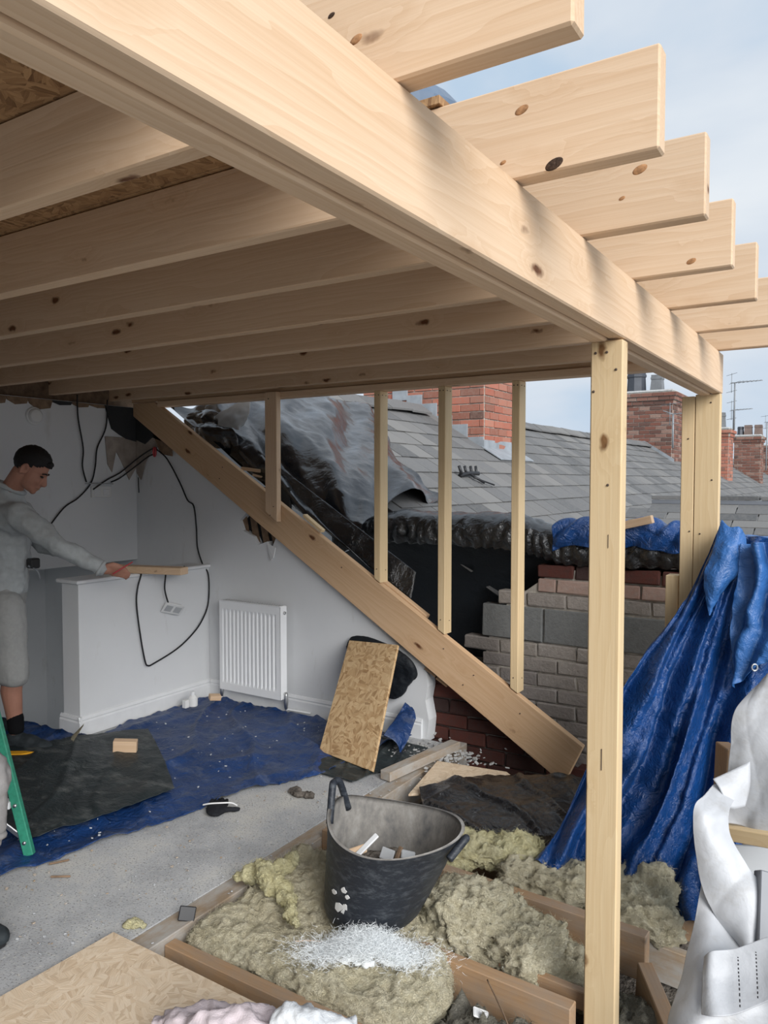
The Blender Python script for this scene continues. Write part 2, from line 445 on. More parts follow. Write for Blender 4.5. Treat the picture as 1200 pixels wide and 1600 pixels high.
def blob(name, datas, voxel, mat, parent=None, smooth=3, disp=None, post=None):
    """union of closed shapes as ONE continuous skin"""
    me = mesh(name, *joined(datas)); o = bpy.data.objects.new(name, me); COL.objects.link(o)
    m = o.modifiers.new('r', 'REMESH'); m.mode = 'VOXEL'; m.voxel_size = voxel
    if smooth:
        m = o.modifiers.new('s', 'SMOOTH'); m.factor = .5; m.iterations = smooth
    dg = bpy.context.evaluated_depsgraph_get(); dg.update()
    m2 = bpy.data.meshes.new_from_object(o.evaluated_get(dg)); m2.name = name
    bpy.data.objects.remove(o); bpy.data.meshes.remove(me)
    if disp:
        ns = [v.normal.copy() for v in m2.vertices]
        for v, n in zip(m2.vertices, ns): v.co += n * disp(v.co)
    if post:
        for v in m2.vertices: v.co = post(v.co)
    m2.polygons.foreach_set('use_smooth', [True] * len(m2.polygons)); m2.materials.clear()
    return add(name, m2, parent, None, mat)

# ============================================================ THE SETTING
def st(o): return tag(o, kind='structure')
tag(st(bx('ground', (-90, -60, -5.7), (90, 120, -5.5), 'cement')), 'yard and street ground far below the loft')
fl = st(prism('floor', [(-4.92, -1.2, -.2), (-2.15, -1.2, -.2), (-2.15, 4.1, -.2), (-4.30, 4.1, -.2), (-4.30, 2.95, -.2), (-4.92, 2.95, -.2)], (0, 0, .2), 'screed'))
tag(fl, 'grey screeded loft floor dusted with debris')
# ceiling of the room below, seen between the open floor joists
def sub_d(u, v, p): return .03 * fbm(p * 7)
tag(st(surf('floor_void', [[(-2.15 + .8 * i, .3 + 1.05 * j, -.21) for i in range(5)] for j in range(5)], 60, 60, 'rubble', sub_d, None, 0)), 'dark rubble strewn base between the open floor joists')
st(bx('wall_back', (-5.05, -1.2, .97), (-4.92, 4.1, 2.17), 'white_plaster'))
st(bx('wall_back', (-5.05, -1.2, -.2), (-4.92, 2.25, .97), 'white_plaster'))
sw = joined([xf(cbox_data(*s, .002), Matrix.Translation(c)) for s, c in (((.08, 2.0, 3.7), (-6.2, 3.2, -.85)), ((1.2, .08, 3.7), (-5.6, 2.21, -.85)), ((1.9, .08, 2.7), (-5.25, 4.15, -.4)), ((1.2, 2.0, .08), (-5.66, 3.2, 1.0)), ((2.0, 2.0, .08), (-5.2, 3.2, -2.7)), ((.08, .72, 2.5), (-4.27, 2.6, -1.45)), ((.66, .08, 2.5), (-4.6, 2.91, -1.45)))])
tag(st(add('wall_stairwell', mesh('wall_stairwell', *sw), None, None, 'white_plaster')), 'unlit stairwell below the stair wall bulkhead')
RZ = lambda X: .034 - .618 * (X + 1.349)          # centre line of the sloping rafter
RW = lambda X: RZ(X) - .05
gp = [(-5.05, -1.6), (-4.3, -1.6), (-4.3, -.02), (-2.29, -.02), (-2.275, .12), (-2.30, .24), (-2.283, .33), (-2.295, .42), (-2.28, .52), (-2.285, RW(-2.285)),
      (-3.47, RW(-3.47)), (-3.48, 1.22), (-3.545, 1.09), (-3.57, 1.17), (-3.66, 1.14), (-3.70, 1.20), (-3.80, 1.24), (-3.83, 1.31), (-3.70, 1.42), (-3.72, RW(-3.72)), (-4.90, 2.12), (-5.05, 2.17)]
st(prism('wall_gable', [(x, 4.1, z) for x, z in gp], (0, .1, 0), 'white_plaster'))
hw = st(bx('wall_half', (-4.31, 2.99, -1.6), (-4.14, 4.1, .955), 'white_plaster', b=.004))
tag(hw, 'white half-height stair wall')
st(bx('trim_1', (-4.335, 2.965, .955), (-4.118, 4.1, .978), 'white_paint', b=.005))
def skirting(name, a, b, n):
    """board with a moulded top between floor points a and b, standing off the wall along n"""
    a, b, n = V(a), V(b), V(n); t = [(0, 0), (.018, 0), (.018, .085), (.012, .095), (.015, .104), (.006, .122), (0, .122)]
    return st(prism(name, [a + n * x + V(0, 0, z) for x, z in t], b - a, 'white_paint'))
skirting('baseboard_stair', (-4.14, 2.97, 0), (-4.14, 4.1, 0), (1, 0, 0))
skirting('baseboard_newel', (-4.33, 2.99, 0), (-4.122, 2.99, 0), (0, -1, 0))
skirting('baseboard_gable', (-4.122, 4.1, 0), (-2.32, 4.1, 0), (0, -1, 0))
st(bx('ceiling', (-5.05, 1.452, 2.389), (-.784, 4.14, 2.407), 'osb_deck', b=.001))
st(bx('ceiling', (-5.05, -1.0, 2.389), (-.93, 1.448, 2.407), 'osb_deck', b=.001))
st(bx('wall_eaves', (-5.12, -1.1, 2.0), (-5.05, 4.2, 2.41), 'lath_brown'))  # added to shut out sky above the wall; dark colour stands in for shade
st(bx('wall_opposite', (-5.05, -1.12, -.2), (-.62, -1.0, 2.389), 'white_plaster'))
tag(bpy.data.objects['ceiling'], 'strand board roof deck seen from below between the joists')

# brick walls beyond the plaster: each brick and block a piece of its own
def brick_course(wall, X0, X1, z, h, L, Yf, mat, depth=.1, off=0.0, joint=.011, keep=None, jit=.004, rng=random):
    x = X0 - off
    while x < X1 - .03:
        a, b = max(x, X0), min(x + L, X1)
        if b - a > .05 and (keep is None or keep((a + b) / 2, z + h / 2)):
            l = round((b - a - joint) / .01) * .01
            M = Matrix.Translation(((a + b) / 2, Yf + depth / 2 + rng.uniform(-jit, jit), z + h / 2)) @ Matrix.Rotation(rng.uniform(-.012, .012), 4, 'Y')
            add('block' if h > .15 else 'brick', rough_brick(l, depth, h - joint, mat, rng), wall, M, mat)
        x += L
pw = st(prism('wall_party', [(-2.44, 4.475, -.2), (-.72, 4.475, -.2), (-.72, 4.475, 1.06), (-1.60, 4.475, 1.06), (-1.90, 4.475, .84), (-2.02, 4.475, .74), (-2.08, 4.475, .42), (-2.35, 4.475, .40)], (0, .2, 0), 'mortar'))
tag(pw, 'rough party wall of grey painted brick and concrete block')
R1 = random.Random(3)
kf = lambda x, z: x > (-1.72 if z > .9 else -1.98 if z > .82 else -2.09 if z > .58 else -2.16 if z > .42 else -2.45)
zz = 1.002
for i, (m, L, h) in enumerate([('brick_dark', .25, .088), ('brick_pale_red', .25, .09), ('brick_grey', .25, .09)]):
    brick_course(pw, -1.72 if i < 2 else -1.98, -.74, zz, h, L, 4.460, m, .1, (.02, .13, .06)[i], keep=kf, jit=.008, rng=R1); zz -= .09 if i < 2 else .222
brick_course(pw, -2.09, -.74, zz, .22, .44, 4.458, 'block_grey', .1, .03, keep=kf, rng=R1)
for i in range(9):
    zz -= .09
    brick_course(pw, -2.44, -.74, zz, .09, .25, 4.460, 'brick_grey', .1, .12 * (i % 2) + .03, keep=kf, jit=.007, rng=R1)
lw = st(prism('wall_low_brick', [(-2.42, 4.222, -.24), (-1.22, 4.222, -.24), (-1.22, 4.222, -.12), (-2.0, 4.222, .33), (-2.42, 4.222, .50)], (0, .15, 0), 'mortar_dark'))
tag(lw, 'low wall of dark red brick under the sloping rafter')
zz = -.2
for i in range(8):
    brick_course(lw, -2.40, -1.24, zz, .088, .25, 4.2, 'brick_dark', .1, .125 * (i % 2) + .04, jit=.006, rng=R1,
                 keep=lambda x, z: z < RZ(x) - .06); zz += .088

# ============================================================ THE TIMBER FRAME
def thing(o, label, cat, group=None): return tag(o, label, cat, group)
def nails(parent, pts, r=.0045, n=(0, -1, 0), name='screw_hole'):
    n = V(n)
    for p in pts:
        d = cap_data(V(p) - n * .002, r, V(p) + n * .0005, r * .9, 8)
        add(name, mesh(name, *d), parent, None, 'rust_nail')
beam = thing(empty('support_beam', (-.662, 1.4, 2.008)), 'long doubled pine beam running under the overhanging roof joists', 'beam')
plank('beam_ply', (-.6385, -1.2, 2.106), (-.6385, 4.0, 2.106), .046, .188, 'pine', b=.004, parent=beam)
plank('beam_ply', (-.6875, -1.2, 2.101), (-.6875, 4.0, 2.101), .046, .194, 'pine', b=.004, parent=beam)

ordn = ['nearest the camera', 'second from the camera', 'third from the camera', 'fourth from the camera', 'fifth from the camera', 'sixth from the camera', 'farthest from the camera']
for i, yf in enumerate((1.055, 1.508, 1.93, 2.41, 2.88, 3.39, 3.9)):
    j = plank('roof_joist', (-4.97 if i < 5 else -4.93, yf - .0235, 2.2935), (-.345 + .006 * (i % 3), yf - .0235, 2.2935), .047, .187, 'pine', b=.004)
    thing(j, 'pine roof joist crossing over the beam, ' + ordn[i], 'joist', 'roof joists overhanging the beam')
# big knots on the sawn ends
def knot(jn, p, r, mat='knot_brown', n=(0, -1, 0)):
    o = bpy.data.objects[jn]; n = V(n); a = V(0, 0, 1).cross(n)
    add('knot', mesh('knot', *ell_data(p, (r, r * .55, .0022), ((a + V(0, 0, .35)).normalized(), (V(0, 0, 1) - a * .35).normalized(), n), 16, 6), smooth=True), o, None, mat)
knot('roof_joist.001', (-0.536, 1.461, 2.213), .019, 'knot_black'); knot('roof_joist.001', (-0.604, 1.461, 2.333), .015); knot('roof_joist.001', (-0.643, 1.461, 2.239), .007)
knot('roof_joist.002', (-0.480, 1.883, 2.332), .018); knot('roof_joist.002', (-0.521, 1.883, 2.273), .008); knot('roof_joist.003', (-0.454, 2.363, 2.228), .014)
knot('roof_joist', (-0.738, 1.008, 2.333), .007, 'knot_black'); knot('roof_joist', (-0.691, 1.008, 2.282), .012)
thing(plank('header_joist', (-4.93, 4.09, 2.2935), (-.74, 4.09, 2.2935), .047, .187, 'pine_orange'), 'pine header lying on the gable top plate behind the last joist', 'joist')
thing(plank('top_plate', (-4.62, 4.095, 2.178), (-.80, 4.095, 2.178), .09, .043, 'pine'), 'long pine top plate over the gable studs', 'top plate')

def upright(name, X0, X1, Y0, Y1, zb0, zb1, zt, mat):
    """vertical timber with a foot cut on a slope (zb0 at X0, zb1 at X1); grain runs up it"""
    M = frame((0, 0, 1), (0, 1, 0), ((X0 + X1) / 2, Y0, (zt + zb0) / 2)); I = M.inverted()
    return prism(name, [I @ V(X0, Y0, zb0), I @ V(X1, Y0, zb1), I @ V(X1, Y0, zt), I @ V(X0, Y0, zt)], (0, 0, Y1 - Y0), mat, None, .003, M)
RT = lambda X: .285 - .609 * (X + 1.504)          # upper edge of the rafter
s_ = upright('gable_stud', -3.503, -3.40, 4.004, 4.05, 1.385, 1.315, 2.196, 'pine')
thing(s_, 'short pine gable stud lapped over the face of the rafter', 'stud', 'gable studs'); nails(s_, [(-3.47, 4.004, 2.15), (-3.43, 4.004, 1.42), (-3.46, 4.004, 1.36)])
for X0, lab in ((-2.645, 'pine gable stud in front of the black sheeting, second from the white walled corner'), (-2.189, 'pine gable stud in front of the brick chimney, third from the white walled corner'), (-1.72, 'pine gable stud in front of the grey block wall, nearest the posts')):
    s_ = upright('gable_stud', X0, X0 + .047, 4.05, 4.14, RT(X0), RT(X0 + .047), 2.156, 'pine_post')
    thing(s_, lab, 'stud', 'gable studs'); nails(s_, [(X0 + .012, 4.05, 2.13), (X0 + .034, 4.05, 2.13), (X0 + .02, 4.05, RT(X0) + .06)], .004)
    nails(s_, [(X0 + .047, 4.075, 2.13), (X0 + .047, 4.115, 2.13), (X0 + .047, 4.11, RT(X0) + .05)], .0035, (1, 0, 0))
dr = V(1, 0, -.618).normalized(); M = frame(dr, (0.618, 0, 1), (-3.1, 4.055, RZ(-3.1))); I = M.inverted()
rf = prism('sloping_rafter', [I @ V(*p) for p in ((-1.296, 4.055, .150), (-1.401, 4.055, -.078), (-4.90, 4.055, 2.098), (-4.90, 4.055, 2.196), (-4.655, 4.055, 2.196))], I.to_3x3() @ V(0, .044, 0), 'pine_orange', None, .003, M)
thing(rf, 'heavy sloping pine rafter running down across the gable wall', 'rafter')
nails(rf, [(x, 4.055, RZ(x) + d) for x, d in ((-3.95, .05), (-3.98, -.05), (-2.9, .04), (-2.15, .06), (-1.95, .05), (-2.02, -.06), (-1.66, .05))])
post = plank('main_post', (-.6625, 2.2805, -.2), (-.6625, 2.2805, 2.006), .05, .095, 'pine_post', up=(1, 0, 0), b=.004)
thing(post, 'tall pine post standing alone under the middle of the beam', 'post')
nails(post, [(-.695, 2.2555, 1.972), (-.662, 2.2555, 1.972), (-.635, 2.2555, 1.92), (-.655, 2.2555, 1.585), (-.70, 2.2555, 1.86)])
bx('drying_crack', (-.6645, 2.2535, .735), (-.6625, 2.2557, .80), 'rust_nail', post, b=.0004); bx('drying_crack', (-.652, 2.2535, 1.40), (-.6508, 2.2557, 1.44), 'rust_nail', post, b=.0003)
cp = thing(empty('corner_post', (-.70, 3.98, -.2)), 'doubled pine corner post at the far end of the beam', 'post')
plank('post_ply', (-.674, 3.977, -.2), (-.674, 3.977, 2.011), .046, .112, 'pine_post', up=(1, 0, 0), parent=cp)
q = plank('post_ply', (-.7625, 4.0, -.2), (-.7625, 4.0, 2.004), .09, .06, 'pine_post', up=(1, 0, 0), parent=cp)
nails(cp, [(-.66, 3.954, 1.97), (-.65, 3.954, 1.6), (-.70, 3.954, 1.34), (-.76, 3.955, 1.8), (-.748, 3.955, 1.35)])
thing(plank('short_stud', (-.832, 4.03, -.2), (-.832, 4.03, 1.125), .09, .062, 'pine_post', up=(1, 0, 0)), 'short pine stud fixed beside the corner post', 'stud')
# floor: trimmer along the screed and open joists
thing(plank('trimmer_joist', (-2.10, 1.70, -.085), (-2.10, 4.18, -.085), .095, .165, 'dusty_timber'), 'dusty trimmer timber along the edge of the screed floor', 'joist')
for i, (y, x1, z, lab) in enumerate(((1.825, -.3, -.10, 'old brown floor joist beside the strand board sheet'), (2.285, -.735, -.08, 'sawn off floor joist in front of the tub and post'), (2.735, -.62, -.045, 'old floor joist behind the tub, half buried in wool'), (3.15, -.55, -.14, 'old floor joist under the black polythene near the wall'))):
    thing(plank('floor_joist', (-2.05, y, z), (x1, y - (.05 if i == 1 else .06 if i == 2 else 0), z), .05, .16, 'old_timber'), lab, 'joist', 'open floor joists')
thing(plank('joist_packer', (-1.02, 2.335, -.03), (-.72, 2.32, -.03), .03, .06, 'old_timber'), 'short old packing strip nailed beside the sawn joist', 'timber')
thing(plank('joist_stub', (-.62, 2.62, -.1), (-.42, 2.30, -.16), .05, .15, 'old_timber'), 'dark old joist end running off behind the main post', 'joist')
thing(plank('bearer_board', (-.66, 2.80, -.12), (-.36, 2.80, -.14), .04, .13, 'dusty_timber'), 'grey dusty board end below the blue tarpaulin', 'board')

# ============================================================ THINGS ON AND IN THE WALLS
# torn plaster hole with laths beside the rafter
lh = thing(empty('lath_hole', (-3.65, 4.15, 1.15)), 'torn hole in the plaster showing brown laths under the rafter', 'hole')
bx('backing', (-3.86, 4.165, 1.05), (-3.42, 4.19, 1.55), 'dark_void', lh)
for k in range(4): plank('lath', (-3.85 + .10 * k, 4.14, 1.46 - .06 * k), (-3.78 + .10 * k, 4.14, 1.12 - .05 * k), .012, .055, 'lath_brown', up=(1, 0, .2), parent=lh)
prism('torn_paper', [(-3.57, 4.094, 1.16), (-3.49, 4.09, 1.13), (-3.50, 4.08, 1.06), (-3.53, 4.085, 1.04)], (.004, .004, 0), 'white_paint', lh)
# torn corner high on the stair wall
tc = thing(empty('torn_corner', (-4.9, 4.0, 1.6)), 'brown torn plaster patch high in the corner behind the cables', 'damaged plaster')
prism('patch', [(-4.917, 3.80, 1.93), (-4.917, 4.09, 1.93), (-4.917, 4.09, 1.70), (-4.917, 4.02, 1.60), (-4.917, 3.95, 1.74), (-4.917, 3.90, 1.82), (-4.917, 3.86, 1.66), (-4.917, 3.82, 1.72)], (.006, 0, 0), 'torn_paper', tc)
prism('patch', [(-4.91, 4.094, 2.0), (-4.60, 4.094, 1.95), (-4.63, 4.094, 1.86), (-4.72, 4.094, 1.84), (-4.80, 4.094, 1.74), (-4.86, 4.094, 1.60), (-4.91, 4.094, 1.66)], (0, -.006, 0), 'torn_paper', tc)
prism('patch', [(-4.72, 4.09, 1.98), (-4.50, 4.09, 1.84), (-4.50, 4.09, 1.78), (-4.62, 4.09, 1.80)], (0, -.01, 0), 'lath_brown', tc)
prism('recess_shade', [(-4.916, 3.80, 2.165), (-4.916, 4.095, 2.165), (-4.916, 4.095, 1.90), (-4.916, 3.99, 1.92), (-4.916, 3.93, 1.95), (-4.916, 3.86, 1.99)], (.012, 0, 0), 'dark_void', tc)  # flat dark plates on both walls, painted shade of a torn void
prism('recess_shade', [(-4.915, 4.093, 2.165), (-4.78, 4.093, 2.12), (-4.55, 4.093, 1.98), (-4.62, 4.093, 1.90), (-4.72, 4.093, 1.93), (-4.80, 4.093, 1.88), (-4.915, 4.093, 1.92)], (0, -.013, 0), 'dark_void', tc)
pf = thing(empty('plaster_fringe', (-4.9, 3.4, 2.12)), 'broken plaster edge along the top of the stair wall', 'damaged plaster')
rr = random.Random(5); y = 2.2
while y < 3.84:
    w = rr.uniform(.08, .2); h = rr.uniform(.02, .07)
    prism('plaster_flake', [(-4.93, y, 2.165), (-4.93, y + w, 2.165), (-4.93, y + w * .9, 2.165 - h), (-4.93, y + w * .4, 2.165 - h * 1.3), (-4.93, y + .01, 2.165 - h * .6)], (.018, 0, 0), rr.choice(['lath_brown', 'torn_paper', 'dark_void']), pf); y += w * .95
# round smoke alarm
sm = thing(empty('smoke_alarm', (-4.92, 3.22, 2.043)), 'round white smoke alarm on the stair wall', 'smoke alarm')
def disc(name, c, n, prof, mat, parent, seg=28):
    n = V(n).normalized(); s = n.orthogonal().normalized(); q = n.cross(s); vs, fs = [], []
    for r, h in prof:
        for k in range(seg): a = 2 * pi * k / seg; vs.append(V(c) + (s * cos(a) + q * sin(a)) * r + n * h)
    for j in range(len(prof) - 1):
        for k in range(seg): fs.append([j * seg + k, j * seg + (k + 1) % seg, (j + 1) * seg + (k + 1) % seg, (j + 1) * seg + k])
    fs += [list(range(seg))[::-1], list(range((len(prof) - 1) * seg, len(prof) * seg))]
    return add(name, mesh(name, vs, fs), parent, None, mat)
disc('base', (-4.92, 3.22, 2.043), (1, 0, 0), [(.062, 0), (.062, .012), (.058, .016)], 'white_plastic', sm)
disc('cover', (-4.904, 3.22, 2.043), (1, 0, 0), [(.05, 0), (.05, .012), (.042, .022), (.02, .025)], 'white_plastic', sm)
# junction plate on the stair wall
jb = thing(empty('socket_plate', (-4.92, 3.76, 1.513)), 'white double socket plate where the cables meet', 'socket')
bx('plate', (-4.92, 3.67, 1.47), (-4.905, 3.85, 1.555), 'white_plastic', jb)
for k in (0, 1): bx('outlet', (-4.906, 3.69 + .08 * k, 1.485), (-4.901, 3.745 + .08 * k, 1.53), 'white_paint', jb)
plank('ledge', (-4.905, 3.62, 1.575), (-4.905, 3.86, 1.57), .02, .008, 'grey_board', parent=jb)
# dangling socket on the half wall
sk = thing(empty('dangling_socket', (-4.11, 3.69, .70)), 'white socket box hanging on its cable against the half wall', 'socket')
Ms = Matrix.Translation((-4.085, 3.70, .705)) @ Euler((radians(-28), radians(-52), radians(8))).to_matrix().to_4x4()
add('face_plate', cbox(.086, .146, .008, .003, 'face_plate'), sk, Ms, 'white_plastic')
add('back_box', cbox(.06, .12, .03, .003, 'back_box'), sk, Ms @ Matrix.Translation((0, 0, .02)), 'white_paint')
for k in (-1, 1): add('outlet', cbox(.05, .05, .003, .001, 'outlet'), sk, Ms @ Matrix.Translation((0, .034 * k, -.005)), 'grey_board')
# cables
def cable(pts, label, r=.0055): return thing(tube('cable', pts, r, 'cable_black'), label, 'cable', 'loose black cables')
cable([(-4.90, 3.555, 2.22), (-4.90, 3.56, 2.05), (-4.905, 3.602, 1.835), (-4.90, 3.59, 1.70), (-4.905, 3.625, 1.585)], 'black cable dropping from the ceiling, nearer the smoke alarm')
cable([(-4.90, 3.816, 2.206), (-4.90, 3.80, 2.0), (-4.905, 3.724, 1.84), (-4.90, 3.70, 1.70), (-4.905, 3.663, 1.576), (-4.90, 3.55, 1.47), (-4.90, 3.43, 1.40), (-4.90, 3.30, 1.26)], 'black cable dropping from the ceiling past the socket plate toward the man')
cable([(-4.66, 4.075, 1.845), (-4.72, 4.07, 1.835), (-4.84, 4.03, 1.76), (-4.90, 3.93, 1.66), (-4.90, 3.80, 1.60), (-4.90, 3.68, 1.53)], 'upper of two black cables looping from the red clip to the socket plate')
cable([(-4.67, 4.07, 1.80), (-4.74, 4.06, 1.78), (-4.85, 4.02, 1.70), (-4.90, 3.92, 1.615), (-4.90, 3.84, 1.585)], 'lower of two black cables looping from the red clip')
cable([(-4.88, 4.08, 1.62), (-4.88, 4.085, 1.5)], 'short black cable tail hanging straight below the torn corner', .004)
cable([(-4.66, 4.075, 1.835), (-4.55, 4.08, 1.76), (-4.42, 4.085, 1.58), (-4.34, 4.085, 1.45), (-4.275, 4.085, 1.405), (-4.25, 4.085, 1.25), (-4.235, 4.08, 1.10), (-4.18, 4.075, .98), (-4.12, 4.075, .90),
       (-4.118, 4.07, .70), (-4.11, 4.0, .58), (-4.11, 3.90, .49), (-4.11, 3.75, .41), (-4.112, 3.55, .35), (-4.112, 3.50, .345), (-4.112, 3.475, .38), (-4.112, 3.44, .55), (-4.112, 3.41, .77), (-4.112, 3.42, .88), (-4.112, 3.45, .965), (-4.15, 3.48, .99)], 'long black cable hanging in a loop over the half wall')
cable([(-4.2, 3.70, .985), (-4.11, 3.66, .965), (-4.098, 3.64, .85), (-4.09, 3.665, .745)], 'short black cable tail feeding the dangling socket')
cable([(-4.10, 3.64, .965), (-4.075, 3.72, .945), (-4.09, 3.80, .955), (-4.13, 3.85, .985)], 'little black cable loop under the timber on the half wall')
rc = thing(empty('cable_clip', (-4.66, 4.07, 1.82)), 'red ring clip holding the cables under the rafter', 'clip')
tube('ring', [V(-4.665, 4.07, 1.815) + V(cos(a) * .012, -.01, sin(a) * .032) for a in [k * pi / 6 for k in range(13)]], .008, 'red_plastic', rc)
# radiator
rd = thing(empty('radiator', (-3.71, 4.02, .1)), 'white panel radiator with vertical ribs on the gable wall', 'radiator')
x0, x1, z0, z1, yf = -3.93, -3.37, .10, .735, 3.995
prof, n = [], 14
vs, fs = [], []
xs = [x0, x0 + .02]; ys = [0, 0]
pitch = (x1 - x0 - .05) / n
for i in range(n):
    b = x0 + .025 + i * pitch
    for f, d in ((.0, 0), (.16, .011), (.5, .011), (.66, 0)): xs.append(b + f * pitch); ys.append(d)
xs += [x1 - .012, x1]; ys += [0, 0]
zs = [(z0, 0), (z0 + .05, 0), (z0 + .075, 1), (z1 - .075, 1), (z1 - .05, 0), (z1, 0)]
for z, k in zs:
    for x, d in zip(xs, ys): vs.append((x, yf + d * k, z))
w = len(xs)
for j in range(len(zs) - 1):
    for i in range(w - 1): fs.append([j * w + i, j * w + i + 1, (j + 1) * w + i + 1, (j + 1) * w + i])
add('ribbed_panel', mesh('ribbed_panel', vs, fs), rd, None, 'radiator_enamel')
bx('back_panel', (x0 + .004, 4.03, z0 + .02), (x1 - .004, 4.05, z1 - .03), 'radiator_enamel', rd)
bx('side_grille', (x1, 3.995, z0), (x1 + .006, 4.06, z1 + .004), 'radiator_enamel', rd)
bx('side_grille', (x0 - .006, 3.995, z0), (x0, 4.06, z1 + .004), 'radiator_enamel', rd)
tg = bx('top_grille', (x0, 3.992, z1), (x1, 4.06, z1 + .008), 'radiator_enamel', rd)
for k in range(24): bx('grille_slot', (x0 + .02 + k * .0223, 4.005, z1 + .0075), (x0 + .032 + k * .0223, 4.05, z1 + .0088), 'grey_board', tg, b=.0005)
tube('air_vent', [(x1 + .002, 4.03, z1 - .04), (x1 + .016, 4.03, z1 - .04)], .011, 'steel', rd, curved=False)
for sx, xx in ((1, x1 + .02), (-1, x0 - .02)):
    vv = tube('valve', [(xx, 4.03, .035), (xx, 4.03, .085), (xx, 4.03, .13), (xx, 4.03, .15)], [.010, .017, .015, .011], 'steel', rd, curved=False)
    tube('valve_tail', [(xx - sx * .03, 4.03, .12), (xx, 4.03, .12)], .011, 'steel', vv, curved=False)
    tube('pipe', [(xx, 4.03, .05), (xx, 4.035, .03), (xx, 4.06, .025), (xx + .18 * sx, 4.07, .025)] if sx > 0 else [(xx, 4.03, .05), (xx, 4.03, -.01)], .0075, 'white_paint', rd, curved=False)

# ============================================================ THE NEIGHBOURING ROOFS
TA = math.tan(radians(33)); SD = V(cos(radians(33)), 0, -sin(radians(33))); SN = V(sin(radians(33)), 0, cos(radians(33)))
ZP = lambda X: 1.927 - (X + 3.726) * TA            # height of the slate plane at X
XR = -4.45
roof = thing(empty('slate_roof', (XR, 8, ZP(XR))), 'grey slate terrace roof beyond the gable studs', 'roof')
R2 = random.Random(11)
prism('roof_boarding', [(XR, 4.75, ZP(XR) - .03), (-.8, 4.75, ZP(-.8) - .03), (-.8, 4.75, ZP(-.8) - .10), (XR, 4.75, ZP(XR) - .12), (-8.2, 4.75, ZP(XR) - 3.75 * TA), (-8.2, 4.75, ZP(XR) - 3.75 * TA + .08)], (0, 37, 0), 'grey_channel', roof)
slate_me = [mesh('slate', *cbox_data(w, .36, .010, .002)) for w in (.287, .292, .282)]
for m in slate_me: m.materials.append(MAT['slate'])
cells = []
EX = .25
for k in range(18):
    t = .0 + EX * k; y = 4.76 - (.15 if k % 2 else 0)
    while y < 41:
        cells.append((k, t, y + .15)); y += .3
def slate_M(k, t, y, r):
    c = V(XR, y, ZP(XR)) + SD * (t + .19) + SN * (.012 + r.uniform(0, .004))
    tilt = .048 + r.uniform(-.006, .01)
    x = V(0, 1, 0); z = (SN - SD * tilt).normalized(); M = frame(x, z, c)
    return M @ Matrix.Rotation(r.uniform(-.012, .012), 4, 'Z')
def weight(c):
    k, t, y = c; X = XR + SD.x * t
    if X > -2.35 or (y < 5.2 and X > -4): return 1e9
    return y + 0.2 * abs(X + 3.4)
cells.sort(key=weight)
rest = []
for n_, (k, t, y) in enumerate(cells):
    M = slate_M(k, t, y, R2)
    if n_ < 290: add('slate', slate_me[n_ % 3], roof, M)
    else: rest.append(xf(cbox_data(.29, .36, .008, .002) if y < 14 else ([(sx * .146, sy * .18, sz * .004) for sx in (-1, 1) for sy in (-1, 1) for sz in (-1, 1)], [[0, 1, 3, 2], [4, 6, 7, 5], [0, 4, 5, 1], [2, 3, 7, 6], [0, 2, 6, 4], [1, 5, 7, 3]]), M))
o = add('distant_slates', mesh('distant_slates', *joined(rest)), roof, None, 'slate'); o['kind'] = 'stuff'
# ridge tiles: angled saddles laid end to end
rt = []
for s in (0, 1):
    for dx, dz in ((-.17, -.105), (-.02, .0), (.02, .0), (.17, -.105)):
        rt.append((dx, -.215 + .43 * s, dz))
    for dx, dz in ((-.165, -.125), (0, -.025), (0, -.025), (.165, -.125)):
        rt.append((dx, -.215 + .43 * s, dz))
rtf = [[0, 1, 9, 8], [1, 2, 10, 9], [2, 3, 11, 10], [4, 12, 13, 5], [6, 14, 15, 7], [0, 8, 12, 4], [3, 7, 15, 11], [0, 4, 5, 1], [2, 6, 7, 3], [1, 5, 6, 2], [8, 9, 13, 12], [10, 11, 15, 14], [9, 10, 14, 13]]
rme = mesh('ridge_tile', rt, rtf); rme.materials.append(MAT['slate'])
y = 4.95
while y < 24:
    if not (7.95 < y < 8.95 or 18.2 < y < 19.5):
        add('ridge_tile', rme, roof, Matrix.Translation((XR, y, ZP(XR) + .075 + R2.uniform(-.008, .008))) @ Euler((R2.uniform(-.03, .03), 0, R2.uniform(-.02, .02))).to_matrix().to_4x4())
    y += .435

def brick_face(parent, o, u, n, L, z0, z1, course, mat, single, off=0, keep=None, rng=R2, bl=.245, depth=.06):
    """bricks of one face: o foot corner, u along, n outward; single -> one object each, else joined"""
    o, u, n = V(o), V(u), V(n); z = z0; i = 0; jd = []
    while z < z1 - .02:
        x = -(bl / 2 if i % 2 else 0) - off
        while x < L - .02:
            a, b = max(x, 0), min(x + bl, L)
            if b - a > .04:
                c = o + u * ((a + b) / 2) + V(0, 0, z + course / 2 - o.z) + n * (rng.uniform(-.003, .004) - depth / 2 + .012)
                if keep is None or keep(c):
                    l = max(.04, round((b - a - .010) / .01) * .01); M = frame(u, (0, 0, 1), c)
                    if single: add('brick', rough_brick(l, depth, course - .011, mat, rng, .004, .002), parent, M, mat)
                    else: jd.append(xf(cbox_data(l, depth, course - .012, .004), M))
            x += bl
        z += course; i += 1
    return jd
def pot(parent, c, r0, r1, h, mat, sides=16, name='chimney_pot'):
    prof = [(r0, 0), (r0 * .98, h * .12), (r1, h * .72), (r1 * 1.10, h * .76), (r1 * 1.10, h * .86), (r1 * 1.02, h * .88), (r1 * 1.02, h), (r1 * .8, h), (r1 * .78, h * .7)]
    return disc(name, c, (0, 0, 1), prof, mat, parent, sides)
